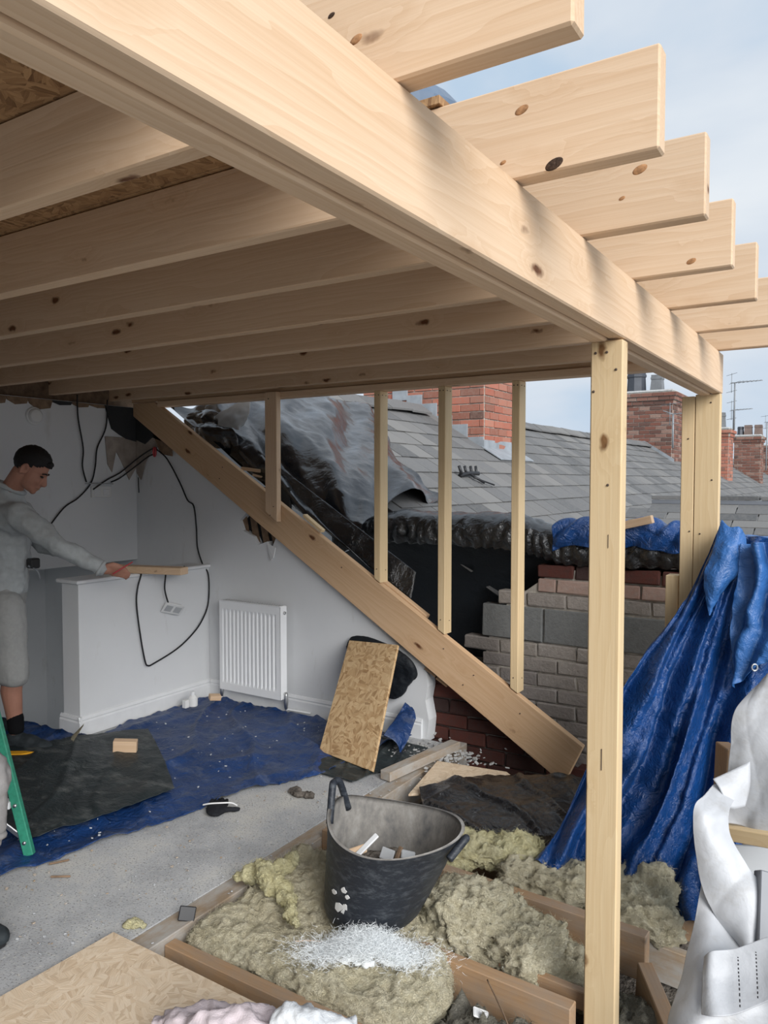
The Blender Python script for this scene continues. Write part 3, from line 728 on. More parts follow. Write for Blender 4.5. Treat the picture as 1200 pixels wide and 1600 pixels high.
def chimney(label, x0, x1, y0, y1, zt, course, mat, single, pots, corb=2):
    zb = ZP(x1) - .35
    ch = thing(empty('chimney_stack', ((x0 + x1) / 2, (y0 + y1) / 2, zb)), label, 'chimney')
    bx('mortar_core', (x0, y0, zb), (x1, y1, zt), 'mortar', ch)
    kp = lambda c: c.z > ZP(max(c.x, XR)) - .12
    jd = brick_face(ch, (x0, y0, zb), (1, 0, 0), (0, -1, 0), x1 - x0, zb, zt, course, mat, single, 0, kp)
    jd += brick_face(ch, (x1, y0, zb), (0, 1, 0), (1, 0, 0), y1 - y0, zb, zt, course, 'brick_red', single, .12, kp)
    if jd:
        q = add('brick_facing', mesh('brick_facing', *joined(jd)), ch, None, mat); q['kind'] = 'stuff'
    for k in range(corb):
        e = .035 * (k + 1)
        if single is False:
            jd = brick_face(ch, (x0 - e, y0 - e, zt), (1, 0, 0), (0, -1, 0), x1 - x0 + 2 * e, zt + k * course, zt + (k + 1) * course, course, mat, False, .1 * k)
            jd += brick_face(ch, (x1 + e, y0 - e, zt), (0, 1, 0), (1, 0, 0), y1 - y0 + 2 * e, zt + k * course, zt + (k + 1) * course, course, mat, False, .1 * k)
            q = add('corbel_course', mesh('corbel_course', *joined(jd)), ch, None, mat); q['kind'] = 'stuff'
        bx('corbel_core', (x0 - e, y0 - e, zt + k * course), (x1 + e, y1 + e, zt + (k + 1) * course), 'mortar', ch)
    zc = zt + corb * course
    bx('cement_cap', (x0 - .03, y0 - .03, zc), (x1 + .03, y1 + .03, zc + .07), 'cement', ch, b=.03)
    for px, r0, r1, h, m, sd in pots: pot(ch, (px, (y0 + y1) / 2, zc + .05), r0, r1, h, m, sd)
    return ch
c1 = chimney('large red brick chimney stack close behind the gable studs', -5.38, -3.73, 8.0, 8.85, 3.25, .089, 'brick_red', True, [(-5.0, .15, .12, .5, 'clay_pot_brown', 16), (-4.1, .15, .12, .5, 'clay_pot_brown', 16)])
for k in range(7):   # stepped lead flashing down the near face, apron on the low side
    x = -3.74 - .20 * k
    bx('lead_flashing', (x - .2, 7.97, ZP(x) - .03), (x + .01, 7.99, ZP(x) + .155 + .02 * (k % 2)), 'lead', c1, b=.002)
prism('lead_flashing', [V(-3.74, 7.95, ZP(-3.74) + .035), V(-3.74, 8.92, ZP(-3.74) + .035), V(-3.50, 8.92, ZP(-3.5) + .045), V(-3.50, 7.95, ZP(-3.5) + .045)], (0, 0, .012), 'lead', c1)
bx('lead_flashing', (-3.735, 7.97, ZP(-3.74)), (-3.715, 8.88, ZP(-3.74) + .12), 'lead', c1, b=.002)
c2 = chimney('sooty brick chimney with black and grey pots seen between the posts', -5.45, -3.86, 18.25, 19.35, 3.32, .09, 'brick_soot', False, [(-5.22, .2, .18, .5, 'clay_pot_dark', 8), (-4.80, .23, .21, .52, 'clay_pot_dark', 8), (-4.32, .2, .165, .42, 'clay_pot_grey', 4)], 3)
prism('step_flashing', [V(-5.45, 18.20, ZP(-4.45)), V(-3.8, 18.20, ZP(-3.8) + .0), V(-3.8, 18.20, ZP(-3.8) + .10), V(-4.45, 18.20, ZP(-4.45) + .10), V(-5.45, 18.20, ZP(-4.45) + .1)], (0, .03, 0), 'lead', c2)
c3 = chimney('narrow orange brick chimney just right of the corner post', -4.6, -3.16, 21.6, 22.3, 2.72, .09, 'brick_red', False, [(-3.42, .14, .12, .42, 'clay_pot_grey', 10), (-3.9, .14, .12, .42, 'clay_pot_brown', 10)], 2)
c4 = chimney('weathered brick chimney with two square pots at the frame edge', -3.80, -3.02, 27.07, 27.75, 2.80, .09, 'brick_soot', False, [(-3.66, .11, .09, .3, 'clay_pot_dark', 8), (-3.43, .17, .15, .34, 'clay_pot_brown', 4), (-3.13, .17, .15, .34, 'clay_pot_brown', 4)], 2)
c5 = chimney('far brick chimney cut off by the right edge of the photo', -4.2, -3.1, 33.6, 34.4, 2.75, .09, 'brick_soot', False, [(-3.4, .15, .13, .4, 'clay_pot_brown', 10)], 2)
def aerial(base, h, boom, label, n_el=7, el=.32, stay=None):
    t = thing(empty('tv_aerial', base), label, 'aerial'); b = V(base); top = b + V(0, 0, h); bv = V(boom)
    tube('mast', [b, top], .022, 'aerial_metal', t, 6, False)
    tube('boom', [top - bv * .15, top + bv], .012, 'aerial_metal', t, 6, False)
    sd = bv.cross(V(0, 0, 1)).normalized()
    for k in range(n_el):
        c = top + bv * (.0 + k / n_el); l = el * (1 - .6 * k / n_el)
        tube('element', [c - sd * l, c + sd * l], .006, 'aerial_metal', t, 5, False)
    for s in (-1, 1): tube('reflector', [top - bv * .12 + V(0, 0, s * .22) - sd * .3, top - bv * .12 + V(0, 0, s * .22) + sd * .3], .006, 'aerial_metal', t, 5, False)
    tube('reflector', [top - bv * .12 - V(0, 0, .25), top - bv * .12 + V(0, 0, .25)], .008, 'aerial_metal', t, 5, False)
    if stay: tube('stay', [top, stay], .012, 'aerial_metal', t, 5, False)
    return t
aerial((-3.055, 21.714, 2.890), 1.22, (.6, .38, .06), 'tall television aerial on a thin mast above the far chimneys')
aerial((-3.115, 22.033, 2.910), .52, (.42, .25, .04), 'smaller television aerial half way up beside the tall mast', 5, .25)
aerial((-3.747, 17.809, 2.307), .75, (.45, .55, .05), 'bent television aerial fixed to the side of the sooty chimney', 6, .22, (-3.944, 17.724, 3.126))
aerial((-3.282, 31.126, 1.949), 1.75, (.4, .3, 0), 'thin television aerial at the right edge beyond the chimneys', 4, .2)

# lower slate roof behind the blue tarpaulin, slates facing the camera
lr = thing(empty('low_slate_roof', (-.5, 6.1, .3)), 'low slate roof peeping over the blue tarpaulin at the right edge', 'roof')
dn = V(0, -.52, -.22).normalized(); nn = V(0, -.22, .52).normalized(); R3 = random.Random(4)
bx('roof_body', (-1.5, 6.05, .2), (.9, 7.6, 1.18), 'mortar_dark', lr)
prism('roof_boarding', [(-1.5, 5.9, 1.17), (-1.5, 6.42, 1.39), (-1.5, 6.42, 1.30), (-1.5, 5.95, 1.1)], (2.4, 0, 0), 'grey_channel', lr)
for k in range(5):
    x = -1.5 - (.16 if k % 2 else 0)
    while x < .9:
        c = V(x + .16, 6.42, 1.405) + dn * (.09 + .115 * k) + nn * (.012 + R3.uniform(0, .004))
        add('slate', _mc.setdefault('ls', mesh('slate', *cbox_data(.312, .2, .009, .002))), lr, frame((1, 0, 0), nn - dn * .05, c), 'slate'); x += .32
plank('lead_ridge_roll', (-1.5, 6.43, 1.425), (.9, 6.43, 1.43), .07, .03, 'grey_channel', parent=lr)
for k in range(6): plank('ridge_slab', (-1.5 + .4 * k, 6.47, 1.46), (-1.12 + .4 * k, 6.47, 1.462), .16, .03, 'slate', parent=lr)

# bracket lying on the slates
gb = thing(empty('broken_bracket', (-3.205, 6.478, 1.588)), 'black broken bracket lying on the slates between two studs', 'bracket')
b0 = V((-3.242, 6.552, 1.612)) + SN * .06
tube('arm', [b0 + V(-.02, -.15, -.02), b0 + V(0, 0, 0), b0 + V(.02, .16, .0)], .022, 'black_plastic', gb, 6)
for dy in (-.15, -.05, .06, .16): tube('prong', [b0 + V(0, dy, -.01), b0 + V(-.02, dy * 1.15, .07)], .014, 'black_plastic', gb, 6, False)
tube('stalk', [b0, b0 + V(.13, .07, -.09)], .013, 'black_plastic', gb, 6, False)
tube('stalk', [b0 + V(.05, .0, -.04), b0 + V(.16, .22, -.11)], .008, 'black_plastic', gb, 6, False)

# ============================================================ SHEETING ON THE WALL HEAD
def crumple(a, sc, big=0.0, bs=2.0, seed=0.0):
    def f(u, v, p):
        q = p + V(seed, seed * .7, seed * .3)
        d = a * ridged(q * sc, 4) + a * .6 * fbm(q * sc * 2.3, 3)
        return d + big * fbm(q * bs, 2)
    return f
bs = thing(empty('black_sheeting', (-3.6, 4.8, 1.5)), 'shiny black polythene sheeting crumpled over the slates', 'plastic sheet')
fr = [V(*p) for p in ((-4.635, 5.820, 2.517), (-4.366, 6.234, 2.342), (-3.839, 5.961, 1.999), (-3.323, 5.557, 1.664), (-2.908, 5.443, 1.395))]
r0 = [V(x, 4.17, max(RT(x), .9) - .02) for x in (-4.60, -4.15, -3.7, -3.2, -2.75)]
r1 = [V(x, 4.27, ZP(x) - .16) for x in (-4.42, -4.1, -3.7, -3.3, -2.9)]
r2 = [V(x, 4.55, ZP(x) + .05) for x in (-4.42, -4.1, -3.7, -3.3, -2.88)]
r3 = [(a * .5 + b * .5) + SN * .10 for a, b in zip(r2, fr)]
r4 = [p + SN * .055 for p in fr]
def sheet_d(u, v, p):
    w = sin((u * .55 + v * 1.0) * 17 + 2.2 * fbm(p * 1.1, 2)) * .045 + sin((u * .8 + v * .75) * 37 + 3 * fbm(p * 1.6, 2)) * .016
    q = V(p.x * 1.1 + p.y * .5, p.y * 1.9, p.z)
    return w + .030 * ridged(q * 1.3, 2) + .008 * ridged(q * 3.7 + V(5, 2, 1), 3) + .03 * fbm(V(p.x * 1.5, p.y * 1.5, 1.0) * 1.3, 2) + .003 * fbm(p * 12, 2)
surf('sheet', [r0, r1, r2, r3, r4], 130, 130, 'silver_poly', sheet_d, bs)
def roll_d(u, v, p):
    front = min(1, max(0, (v - .45) * 4))
    return .012 * ridged(p * 5) + front * .010 * sin(u * 210 + 4 * fbm(p * 5)) + .018 * fbm(p * 3.2)
cx = ((-3.25, 1.27), (-2.86, 1.375), (-2.4, 1.385), (-1.9, 1.37), (-1.57, 1.30), (-1.12, 1.31), (-.72, 1.30))
surf('wrapped_edge', [[(x, y, z + d) for x, z in cx] for y, d in ((4.85, -.10), (4.62, 0), (4.52, 0), (4.45, -.03), (4.42, -.09), (4.42, -.15), (4.45, -.21))], 170, 40, 'black_poly', roll_d, bs)
surf('hanging_membrane', [[(x, y, (z - .2) if j == 0 else zz_) for (x, z) in cx] for j, (y, zz_) in enumerate(((4.50, 0), (4.66, .95), (4.72, .6), (4.74, .1)))], 60, 40, 'navy_membrane', crumple(.02, 2.2), bs)
surf('hanging_membrane', [[(x, 4.185 + .03 * j, RT(x) + dz + .03) for x in (-4.0, -3.6, -3.2, -2.8, -2.45)] for j, dz in enumerate((-.05, .05, .12))], 50, 12, 'black_poly', crumple(.012, 3), bs)
# torn grey flap and scraps caught behind the rafter
def flap_d(u, v, p): return .012 * ridged(p * 6) + .02 * fbm(p * 5)
thing(surf('torn_felt_flap', [[(-4.256, 4.200, 1.996), (-4.070, 4.200, 2.121), (-3.849, 4.250, 2.184)], [(-4.117, 4.180, 1.971), (-3.956, 4.160, 2.020), (-3.830, 4.200, 2.063)], [(-4.058, 4.200, 1.988), (-3.912, 4.180, 1.963), (-3.911, 4.220, 1.984)]], 24, 24, 'grey_board', flap_d), 'pale grey torn felt flap sticking up behind the rafter', 'felt')
def bag_d(u, v, p): return .03 * ridged(p * 5, 4)
thing(surf('black_plastic_scrap', [[(-4.487, 4.200, 2.092), (-4.287, 4.220, 2.133), (-4.142, 4.240, 2.080)], [(-4.418, 4.160, 1.965), (-4.185, 4.130, 1.970), (-3.956, 4.180, 1.965)], [(-4.385, 4.180, 1.892), (-4.164, 4.160, 1.838), (-3.932, 4.200, 1.834)]], 40, 40, 'silver_poly', bag_d), 'bunched black plastic scrap at the top of the rafter', 'plastic scrap')
for a, b, w, lab in (((-4.151, 4.200, 1.854), (-3.995, 4.240, 1.884), .03, 'yellowish batten end caught under the plastic scrap'), ((-3.868, 4.170, 1.684), (-3.711, 4.200, 1.664), .03, 'pale splintered batten poking out beside the short stud'), ((-3.764, 4.170, 1.637), (-3.687, 4.200, 1.618), .02, 'thin splinter of batten below the pale one')):
    thing(plank('batten_scrap', a, b, w, w * .8, 'pine'), lab, 'timber scrap', 'batten scraps behind the rafter')
thing(plank('foam_offcut', (-3.218, 4.075, 1.364), (-3.063, 4.075, 1.261), .04, .022, 'pine_post', up=(.6, 0, 1)), 'small yellowish offcut resting on the rafter edge', 'offcut')
thing(plank('rafter_packer', (-2.62, 4.125, RT(-2.62) - .015), (-2.30, 4.125, RT(-2.30) - .015), .045, .03, 'pine_orange', up=(.6, 0, 1)), 'thin packing strip behind the rafter between two studs', 'timber')
for i, x in enumerate((-2.245, -2.165)):
    thing(plank('wedge_block', (x - .02, 4.12, RZ(x) - .17 + .0), (x + .04, 4.12, RZ(x) - .06), .07, .085, 'old_timber', up=(.9, 0, -.6)), ('left' if i == 0 else 'right') + ' one of two brown wedge blocks under the rafter by the brick', 'timber block', 'wedge blocks under the rafter')
# blue tarpaulin bunched on the wall head
bb = [[(x, y, z + d) for x, z in ((-1.60, 1.33), (-1.45, 1.37), (-1.28, 1.35), (-1.1, 1.375), (-.95, 1.35), (-.80, 1.36))] for y, d in ((4.55, -.02), (4.46, .01), (4.40, -.02), (4.385, -.08), (4.40, -.15))]
def bunch_d(u, v, p): return .016 * sin(u * 34 + v * 9 + 4 * fbm(p * 2)) + .012 * ridged(V(p.x + p.z * 1.4, p.y, p.z * .7) * 4, 2)
thing(surf('bunched_tarpaulin', bb, 120, 40, 'blue_tarp', bunch_d), 'blue tarpaulin bunched along the brick wall head', 'tarpaulin')
thing(plank('wall_head_offcut', (-1.262, 4.360, 1.324), (-1.016, 4.360, 1.385), .05, .045, 'pine'), 'pine offcut lying on the bunched blue tarpaulin behind the main post', 'offcut')

# ============================================================ BIG TARPAULINS ON THE RIGHT
bt = thing(empty('blue_tarpaulin', (-.6, 3.2, 0)), 'large blue tarpaulin draped from the corner post to the floor', 'tarpaulin')
main = [
 [(-0.599, 3.901, 1.404), (-0.532, 3.895, 1.362), (-0.452, 3.909, 1.340), (-0.298, 3.947, 1.338), (-0.075, 4.029, 1.348)],
 [(-0.706, 3.770, 1.079), (-0.628, 3.797, 1.112), (-0.535, 3.846, 1.143), (-0.392, 3.879, 1.164), (-0.119, 3.958, 1.174)],
 [(-0.837, 3.580, 0.844), (-0.734, 3.646, 0.858), (-0.619, 3.720, 0.873), (-0.453, 3.767, 0.883), (-0.159, 3.871, 0.898)],
 [(-0.933, 3.414, 0.619), (-0.815, 3.487, 0.591), (-0.683, 3.571, 0.591), (-0.532, 3.620, 0.617), (-0.290, 3.704, 0.634)],
 [(-1.007, 3.283, 0.371), (-0.860, 3.352, 0.351), (-0.719, 3.441, 0.337), (-0.579, 3.459, 0.359), (-0.366, 3.526, 0.396)],
 [(-1.081, 3.130, 0.141), (-0.930, 3.176, 0.092), (-0.761, 3.259, 0.088), (-0.603, 3.266, 0.112), (-0.408, 3.320, 0.141)],
 [(-1.148, 2.964, 0.027), (-0.983, 2.993, -0.055), (-0.766, 3.059, -0.066), (-0.589, 3.051, -0.110), (-0.441, 3.098, -0.099)]]
def tarp_d(u, v, p):
    a = .025 + .035 * min(1, v * 1.5)
    w = a * sin(u * 19 + 3.5 * fbm(V(p.x, p.y, p.z * .4) * 1.6, 2) + v * 1.5) + a * .5 * sin(u * 43 + 5 * fbm(V(p.x, p.y, p.z * .35) * 2.0, 2))
    return w + .022 * ridged(V(p.x, p.y, p.z * .5) * 4.2, 3) + .012 * ridged(p * 9 + V(3, 1, 2), 3) + .005 * fbm(p * 18, 3)
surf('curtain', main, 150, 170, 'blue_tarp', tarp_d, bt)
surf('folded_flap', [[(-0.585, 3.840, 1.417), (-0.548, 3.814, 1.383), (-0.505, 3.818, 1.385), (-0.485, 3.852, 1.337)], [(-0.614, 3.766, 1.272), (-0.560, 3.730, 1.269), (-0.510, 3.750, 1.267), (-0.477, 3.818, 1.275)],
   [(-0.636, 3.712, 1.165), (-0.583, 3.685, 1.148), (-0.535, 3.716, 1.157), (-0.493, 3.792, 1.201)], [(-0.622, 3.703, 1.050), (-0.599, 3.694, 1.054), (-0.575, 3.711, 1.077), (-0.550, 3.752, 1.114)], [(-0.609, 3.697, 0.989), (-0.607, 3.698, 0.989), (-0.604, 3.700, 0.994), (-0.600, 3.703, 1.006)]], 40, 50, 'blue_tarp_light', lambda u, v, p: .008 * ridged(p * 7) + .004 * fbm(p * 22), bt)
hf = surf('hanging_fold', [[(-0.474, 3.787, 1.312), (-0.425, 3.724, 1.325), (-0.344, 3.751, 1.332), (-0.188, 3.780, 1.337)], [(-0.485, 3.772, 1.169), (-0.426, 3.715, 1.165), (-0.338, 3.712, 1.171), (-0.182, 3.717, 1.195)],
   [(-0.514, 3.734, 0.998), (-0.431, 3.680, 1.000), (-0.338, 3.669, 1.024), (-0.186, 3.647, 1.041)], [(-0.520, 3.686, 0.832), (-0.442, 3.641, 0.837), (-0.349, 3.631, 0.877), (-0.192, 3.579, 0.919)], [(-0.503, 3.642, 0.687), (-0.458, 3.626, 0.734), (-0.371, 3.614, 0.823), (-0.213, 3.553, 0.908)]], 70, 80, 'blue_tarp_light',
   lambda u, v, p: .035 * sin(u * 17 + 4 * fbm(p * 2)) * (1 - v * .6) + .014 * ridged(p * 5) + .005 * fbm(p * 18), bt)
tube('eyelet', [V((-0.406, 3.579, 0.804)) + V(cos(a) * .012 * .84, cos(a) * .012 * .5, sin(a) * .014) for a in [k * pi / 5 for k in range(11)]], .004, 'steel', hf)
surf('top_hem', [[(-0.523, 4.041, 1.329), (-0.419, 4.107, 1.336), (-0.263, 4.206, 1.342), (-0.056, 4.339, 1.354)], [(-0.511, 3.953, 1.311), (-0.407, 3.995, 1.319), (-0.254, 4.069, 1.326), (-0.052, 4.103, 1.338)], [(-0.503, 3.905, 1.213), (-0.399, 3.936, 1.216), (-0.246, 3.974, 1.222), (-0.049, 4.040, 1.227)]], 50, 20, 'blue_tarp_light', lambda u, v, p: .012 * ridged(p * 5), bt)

wt = thing(empty('white_tarpaulin', (-.25, 2.4, 0)), 'grubby white tarpaulin hanging folded at the lower right', 'tarpaulin')
def wt_d(u, v, p): return .012 * ridged(V(p.x + p.z * .35, p.y, p.z * .3) * 3.5, 1) + .005 * ridged(V(p.x - p.z * .4, p.y, p.z * .6) * 7 + V(2, 4, 1), 2) + .004 * fbm(p * 5, 2)
surf('upper_sheet', [[(-0.307, 2.876, 0.907), (-0.287, 2.867, 0.934), (-0.255, 2.865, 0.961), (-0.098, 2.872, 1.018)], [(-0.373, 2.807, 0.822), (-0.329, 2.800, 0.831), (-0.266, 2.805, 0.840), (-0.093, 2.809, 0.867)],
   [(-0.381, 2.772, 0.699), (-0.329, 2.758, 0.713), (-0.259, 2.756, 0.727), (-0.088, 2.748, 0.762)], [(-0.386, 2.738, 0.557), (-0.328, 2.728, 0.574), (-0.253, 2.718, 0.594), (-0.084, 2.697, 0.639)], [(-0.384, 2.711, 0.470), (-0.325, 2.714, 0.469), (-0.255, 2.674, 0.448), (-0.079, 2.668, 0.472)]], 50, 60, 'white_tarp', wt_d, wt)
surf('folded_corner', [[(-0.415, 2.641, 0.633), (-0.375, 2.679, 0.652), (-0.316, 2.718, 0.686)], [(-0.393, 2.629, 0.610), (-0.357, 2.653, 0.614), (-0.312, 2.694, 0.615)], [(-0.365, 2.621, 0.557), (-0.347, 2.632, 0.553), (-0.321, 2.661, 0.557)]], 10, 10, 'white_tarp', None, wt)
surf('rolled_edge', [[(-0.429, 2.571, 0.602), (-0.419, 2.648, 0.603), (-0.391, 2.666, 0.598), (-0.353, 2.642, 0.574)], [(-0.445, 2.513, 0.587), (-0.416, 2.519, 0.583), (-0.372, 2.546, 0.563), (-0.357, 2.567, 0.559)],
   [(-0.443, 2.487, 0.536), (-0.410, 2.485, 0.537), (-0.371, 2.509, 0.521), (-0.343, 2.526, 0.498)], [(-0.428, 2.469, 0.443), (-0.386, 2.460, 0.448), (-0.338, 2.478, 0.443), (-0.296, 2.505, 0.439)],
   [(-0.407, 2.443, 0.370), (-0.358, 2.439, 0.380), (-0.299, 2.453, 0.387), (-0.244, 2.488, 0.383)], [(-0.378, 2.424, 0.319), (-0.328, 2.420, 0.326), (-0.285, 2.423, 0.328), (-0.244, 2.449, 0.328)], [(-0.308, 2.416, 0.229), (-0.287, 2.383, 0.253), (-0.267, 2.384, 0.263), (-0.251, 2.418, 0.258)]], 50, 80, 'white_tarp', wt_d, wt)
surf('skirt', [[(-0.416, 2.473, 0.364), (-0.385, 2.467, 0.336), (-0.335, 2.472, 0.269), (-0.250, 2.501, 0.243), (-0.085, 2.490, 0.302)], [(-0.422, 2.393, 0.262), (-0.370, 2.379, 0.276), (-0.307, 2.406, 0.253), (-0.233, 2.418, 0.253), (-0.081, 2.398, 0.314)],
   [(-0.429, 2.289, 0.179), (-0.369, 2.258, 0.218), (-0.293, 2.306, 0.218), (-0.215, 2.333, 0.230), (-0.077, 2.328, 0.282)], [(-0.442, 2.206, 0.092), (-0.364, 2.163, 0.148), (-0.280, 2.217, 0.148), (-0.200, 2.269, 0.174), (-0.073, 2.258, 0.253)], [(-0.442, 2.178, 0.017), (-0.357, 2.128, 0.066), (-0.277, 2.213, 0.044), (-0.193, 2.292, 0.081), (-0.074, 2.312, 0.152)]], 60, 60, 'white_tarp', wt_d, wt)
pk = surf('sewn_patch', [[(-0.368, 2.249, 0.270), (-0.347, 2.240, 0.297), (-0.291, 2.277, 0.304), (-0.207, 2.308, 0.351), (-0.108, 2.303, 0.407)], [(-0.366, 2.213, 0.225), (-0.341, 2.206, 0.238), (-0.285, 2.242, 0.242), (-0.202, 2.272, 0.277), (-0.104, 2.244, 0.353)], [(-0.355, 2.146, 0.170), (-0.323, 2.132, 0.186), (-0.273, 2.164, 0.191), (-0.195, 2.215, 0.230), (-0.101, 2.208, 0.306)]], 40, 30, 'white_tarp_patch', lambda u, v, p: .006 * fbm(p * 5), wt)
ST = [[(-0.288, 2.260, 0.296), (-0.284, 2.244, 0.265), (-0.277, 2.211, 0.241), (-0.269, 2.167, 0.213)], [(-0.246, 2.276, 0.316), (-0.242, 2.260, 0.288), (-0.236, 2.227, 0.264), (-0.230, 2.193, 0.237)]]
for row in ST:
    row = [V(p) - V(-.53, .83, -.1) * .012 for p in row]
    for k in range(12): tube('stitch', [cr(row, k / 12), cr(row, k / 12 + .04)], .0018, 'black_plastic', pk, 5, False)
thing(plank('scaffold_block', (-0.387, 2.732, 0.434), (-0.227, 2.669, 0.469), .06, .045, 'pine_post'), 'short pine block trapped under the white tarpaulin', 'timber')
thing(plank('leaning_grey_board', (-0.311, 2.824, 0.364), (-0.299, 2.769, 0.068), .02, .28, 'grey_board', up=(.84, .53, 0)), 'smooth grey board standing behind the white tarpaulin', 'board')
thing(plank('grey_gutter', (-0.248, 2.512, 0.430), (-0.238, 2.390, 0.232), .05, .04, 'grey_channel', up=(.84, .53, 0)), 'dark grey plastic channel at the right edge over the white tarpaulin', 'channel')
thing(plank('brick_pier_edge', (-0.414, 2.950, 0.651), (-0.420, 2.933, 0.366), .1, .05, 'old_timber', up=(.84, .53, 0)), 'narrow strip of brown upright seen between blue and white tarpaulins', 'timber')

# ============================================================ ON THE FLOOR
def gsheet(name, rows, nu, nv, mat, amp, label, sc=3.0, edge=.0, base=.004):
    def d(u, v, p):
        w = p.x * .9 + p.y * .55 + .35 * fbm(p * .9, 2)
        h = amp * .7 * max(0, ridged(p * sc, 3) + .6) + amp * 1.1 * max(0, fbm(p * 2.0, 2)) + amp * .8 * max(0, sin(w * 24)) ** 6 + amp * .12 * abs(fbm(p * 12, 2))
        e = min(u, 1 - u, v, 1 - v)
        return V(0, 0, base + h * min(1, .25 + e * 8) + edge * max(0, 1 - e * 14) * abs(fbm(p * 4)))
    return thing(surf(name, rows, nu, nv, mat, d), label, 'ground sheet')
def R_(y, a, b, n=6): return [(a + (b - a) * i / (n - 1), y, 0) for i in range(n)]
gsheet('blue_ground_sheet', [R_(1.25, -3.05, -4.86), R_(1.75, -2.90, -4.86), R_(2.4, -2.75, -4.86), R_(2.86, -2.66, -4.86), R_(3.02, -2.60, -4.09), R_(3.3, -2.48, -4.09), R_(3.6, -2.46, -4.08), R_(3.9, -2.40, -4.08), R_(4.04, -2.36, -4.07)],
       170, 220, 'blue_sheet', .022, 'dusty blue plastic sheet spread over the screed to the radiator', 2.6, .06)
gsheet('dark_ground_sheet', [[(-2.94, 2.66, .03), (-3.36, 2.95, .03), (-3.79, 3.22, .03)], [(-2.98, 2.25, .03), (-3.5, 2.5, .03), (-4.02, 2.92, .03)], [(-3.06, 1.92, .03), (-3.6, 2.05, .03), (-4.3, 2.3, .03)]],
       90, 90, 'green_black_sheet', .010, 'dark green-black sheet lying on the blue sheet', 3.0, .02, .012)
gsheet('dusty_grey_sheet', [[(-2.28, 3.28, 0), (-2.2, 3.6, 0), (-2.18, 3.92, 0)], [(-2.42, 3.28, 0), (-2.40, 3.6, 0), (-2.38, 3.94, 0)], [(-2.62, 3.30, 0), (-2.62, 3.6, 0), (-2.62, 3.95, 0)]],
       60, 60, 'green_black_sheet', .014, 'dusty grey plastic scrap under the leaning board', 4.0, .02, .008)
def block(name, c, size, rot, mat, label, cat='offcut', group=None):
    return thing(add(name, cbox(*size, .003, name, mat), None, Matrix.Translation(c) @ Euler(tuple(radians(a) for a in rot)).to_matrix().to_4x4(), mat), label, cat, group)
block('timber_offcut', (-3.56, 2.86, .085), (.13, .045, .075), (8, 4, 40), 'pine', 'square pine offcut on the dark sheet')
block('timber_offcut', (-3.87, 3.88, .075), (.08, .05, .035), (10, 8, 60), 'pine', 'little pine offcut on the blue sheet by the radiator')
pl = thing(prism('foam_wedge', [(-3.98, 2.80, .03), (-4.08, 2.86, .03), (-3.98, 2.90, .135)], (.035, -.03, .0), 'mineral_wool', None, .003), 'pale yellowish wedge standing near the half wall', 'offcut')
sb = thing(empty('white_bottle', (-3.94, 3.74, .04)), 'small white bottle or box standing near the radiator', 'bottle')
disc('bottle_body', (-3.94, 3.74, .035), (0, 0, 1), [(.028, 0), (.032, .005), (.032, .06), (.02, .075), (.014, .08)], 'white_plastic', sb)
disc('bottle_cap', (-3.94, 3.74, .115), (0, 0, 1), [(.015, 0), (.015, .022), (.010, .025)], 'white_paint', sb)
bx('label_card', (-3.985, 3.68, .03), (-3.95, 3.735, .085), 'white_plastic', sb)
yk = thing(empty('yellow_knife', (-4.0, 2.5, .03)), 'yellow handled knife lying by the shoe', 'knife')
prism('handle', [(-4.20, 2.40, .03), (-4.02, 2.52, .03), (-3.99, 2.585, .03), (-4.05, 2.565, .03), (-4.22, 2.45, .03)], (0, 0, .025), 'yellow_plastic', yk, .004)
prism('blade', [(-4.0, 2.56, .038), (-3.955, 2.64, .038), (-3.99, 2.60, .038)], (0, 0, .003), 'steel', yk)
gl = thing(empty('work_glove', (-2.62, 2.66, 0)), 'black work glove dropped on the screed beside the sheet', 'glove')
gd = [ell_data((-2.63, 2.64, .02), (.05, .075, .02), (V(.8, .6, 0), V(-.6, .8, 0), V(0, 0, 1)))]
for k in range(4):
    a = V(-2.63, 2.64, .02) + V(-.6, .8, 0) * .05 + V(.8, .6, 0) * (-.036 + .024 * k)
    gd.append(cap_data(a, .013, a + V(-.6, .8, 0) * (.06 + .012 * (k in (1, 2))) + V(0, 0, -.006), .010))
gd.append(cap_data((-2.60, 2.64, .022), .014, (-2.545, 2.70, .016), .010))
blob('glove_body', gd, .004, 'glove_fabric', gl, 2, lambda p: .003 * fbm(p * 40))
tube('pale_trim', [(-2.70, 2.62, .03), (-2.66, 2.63, .042), (-2.62, 2.66, .043), (-2.59, 2.70, .036), (-2.57, 2.72, .02)], .004, 'white_plastic', gl)
for i, (c, r) in enumerate((((-2.45, 3.02, .01), 20), ((-2.83, 1.93, .008), 60), ((-2.72, 1.86, .008), 35))):
    block('wood_sliver', c, (.08, .009, .008), (0, 0, r), 'lath_brown', ('dark clod of dirt on the screed behind the tub', 'longer dark wood sliver on the screed by the blue sheet', 'shorter dark wood sliver on the screed by the blue sheet')[i], 'debris')
dc = thing(blob('dirt_clod', [ell_data((-2.42 + dx, 3.0 + dy, .012), (.04, .03, .016)) for dx, dy in ((0, 0), (.05, .02), (-.04, .03))], .008, 'rubble', None, 2, lambda p: .01 * fbm(p * 30)), 'low heap of dark crumbs on the screed near the tub handle', 'debris')
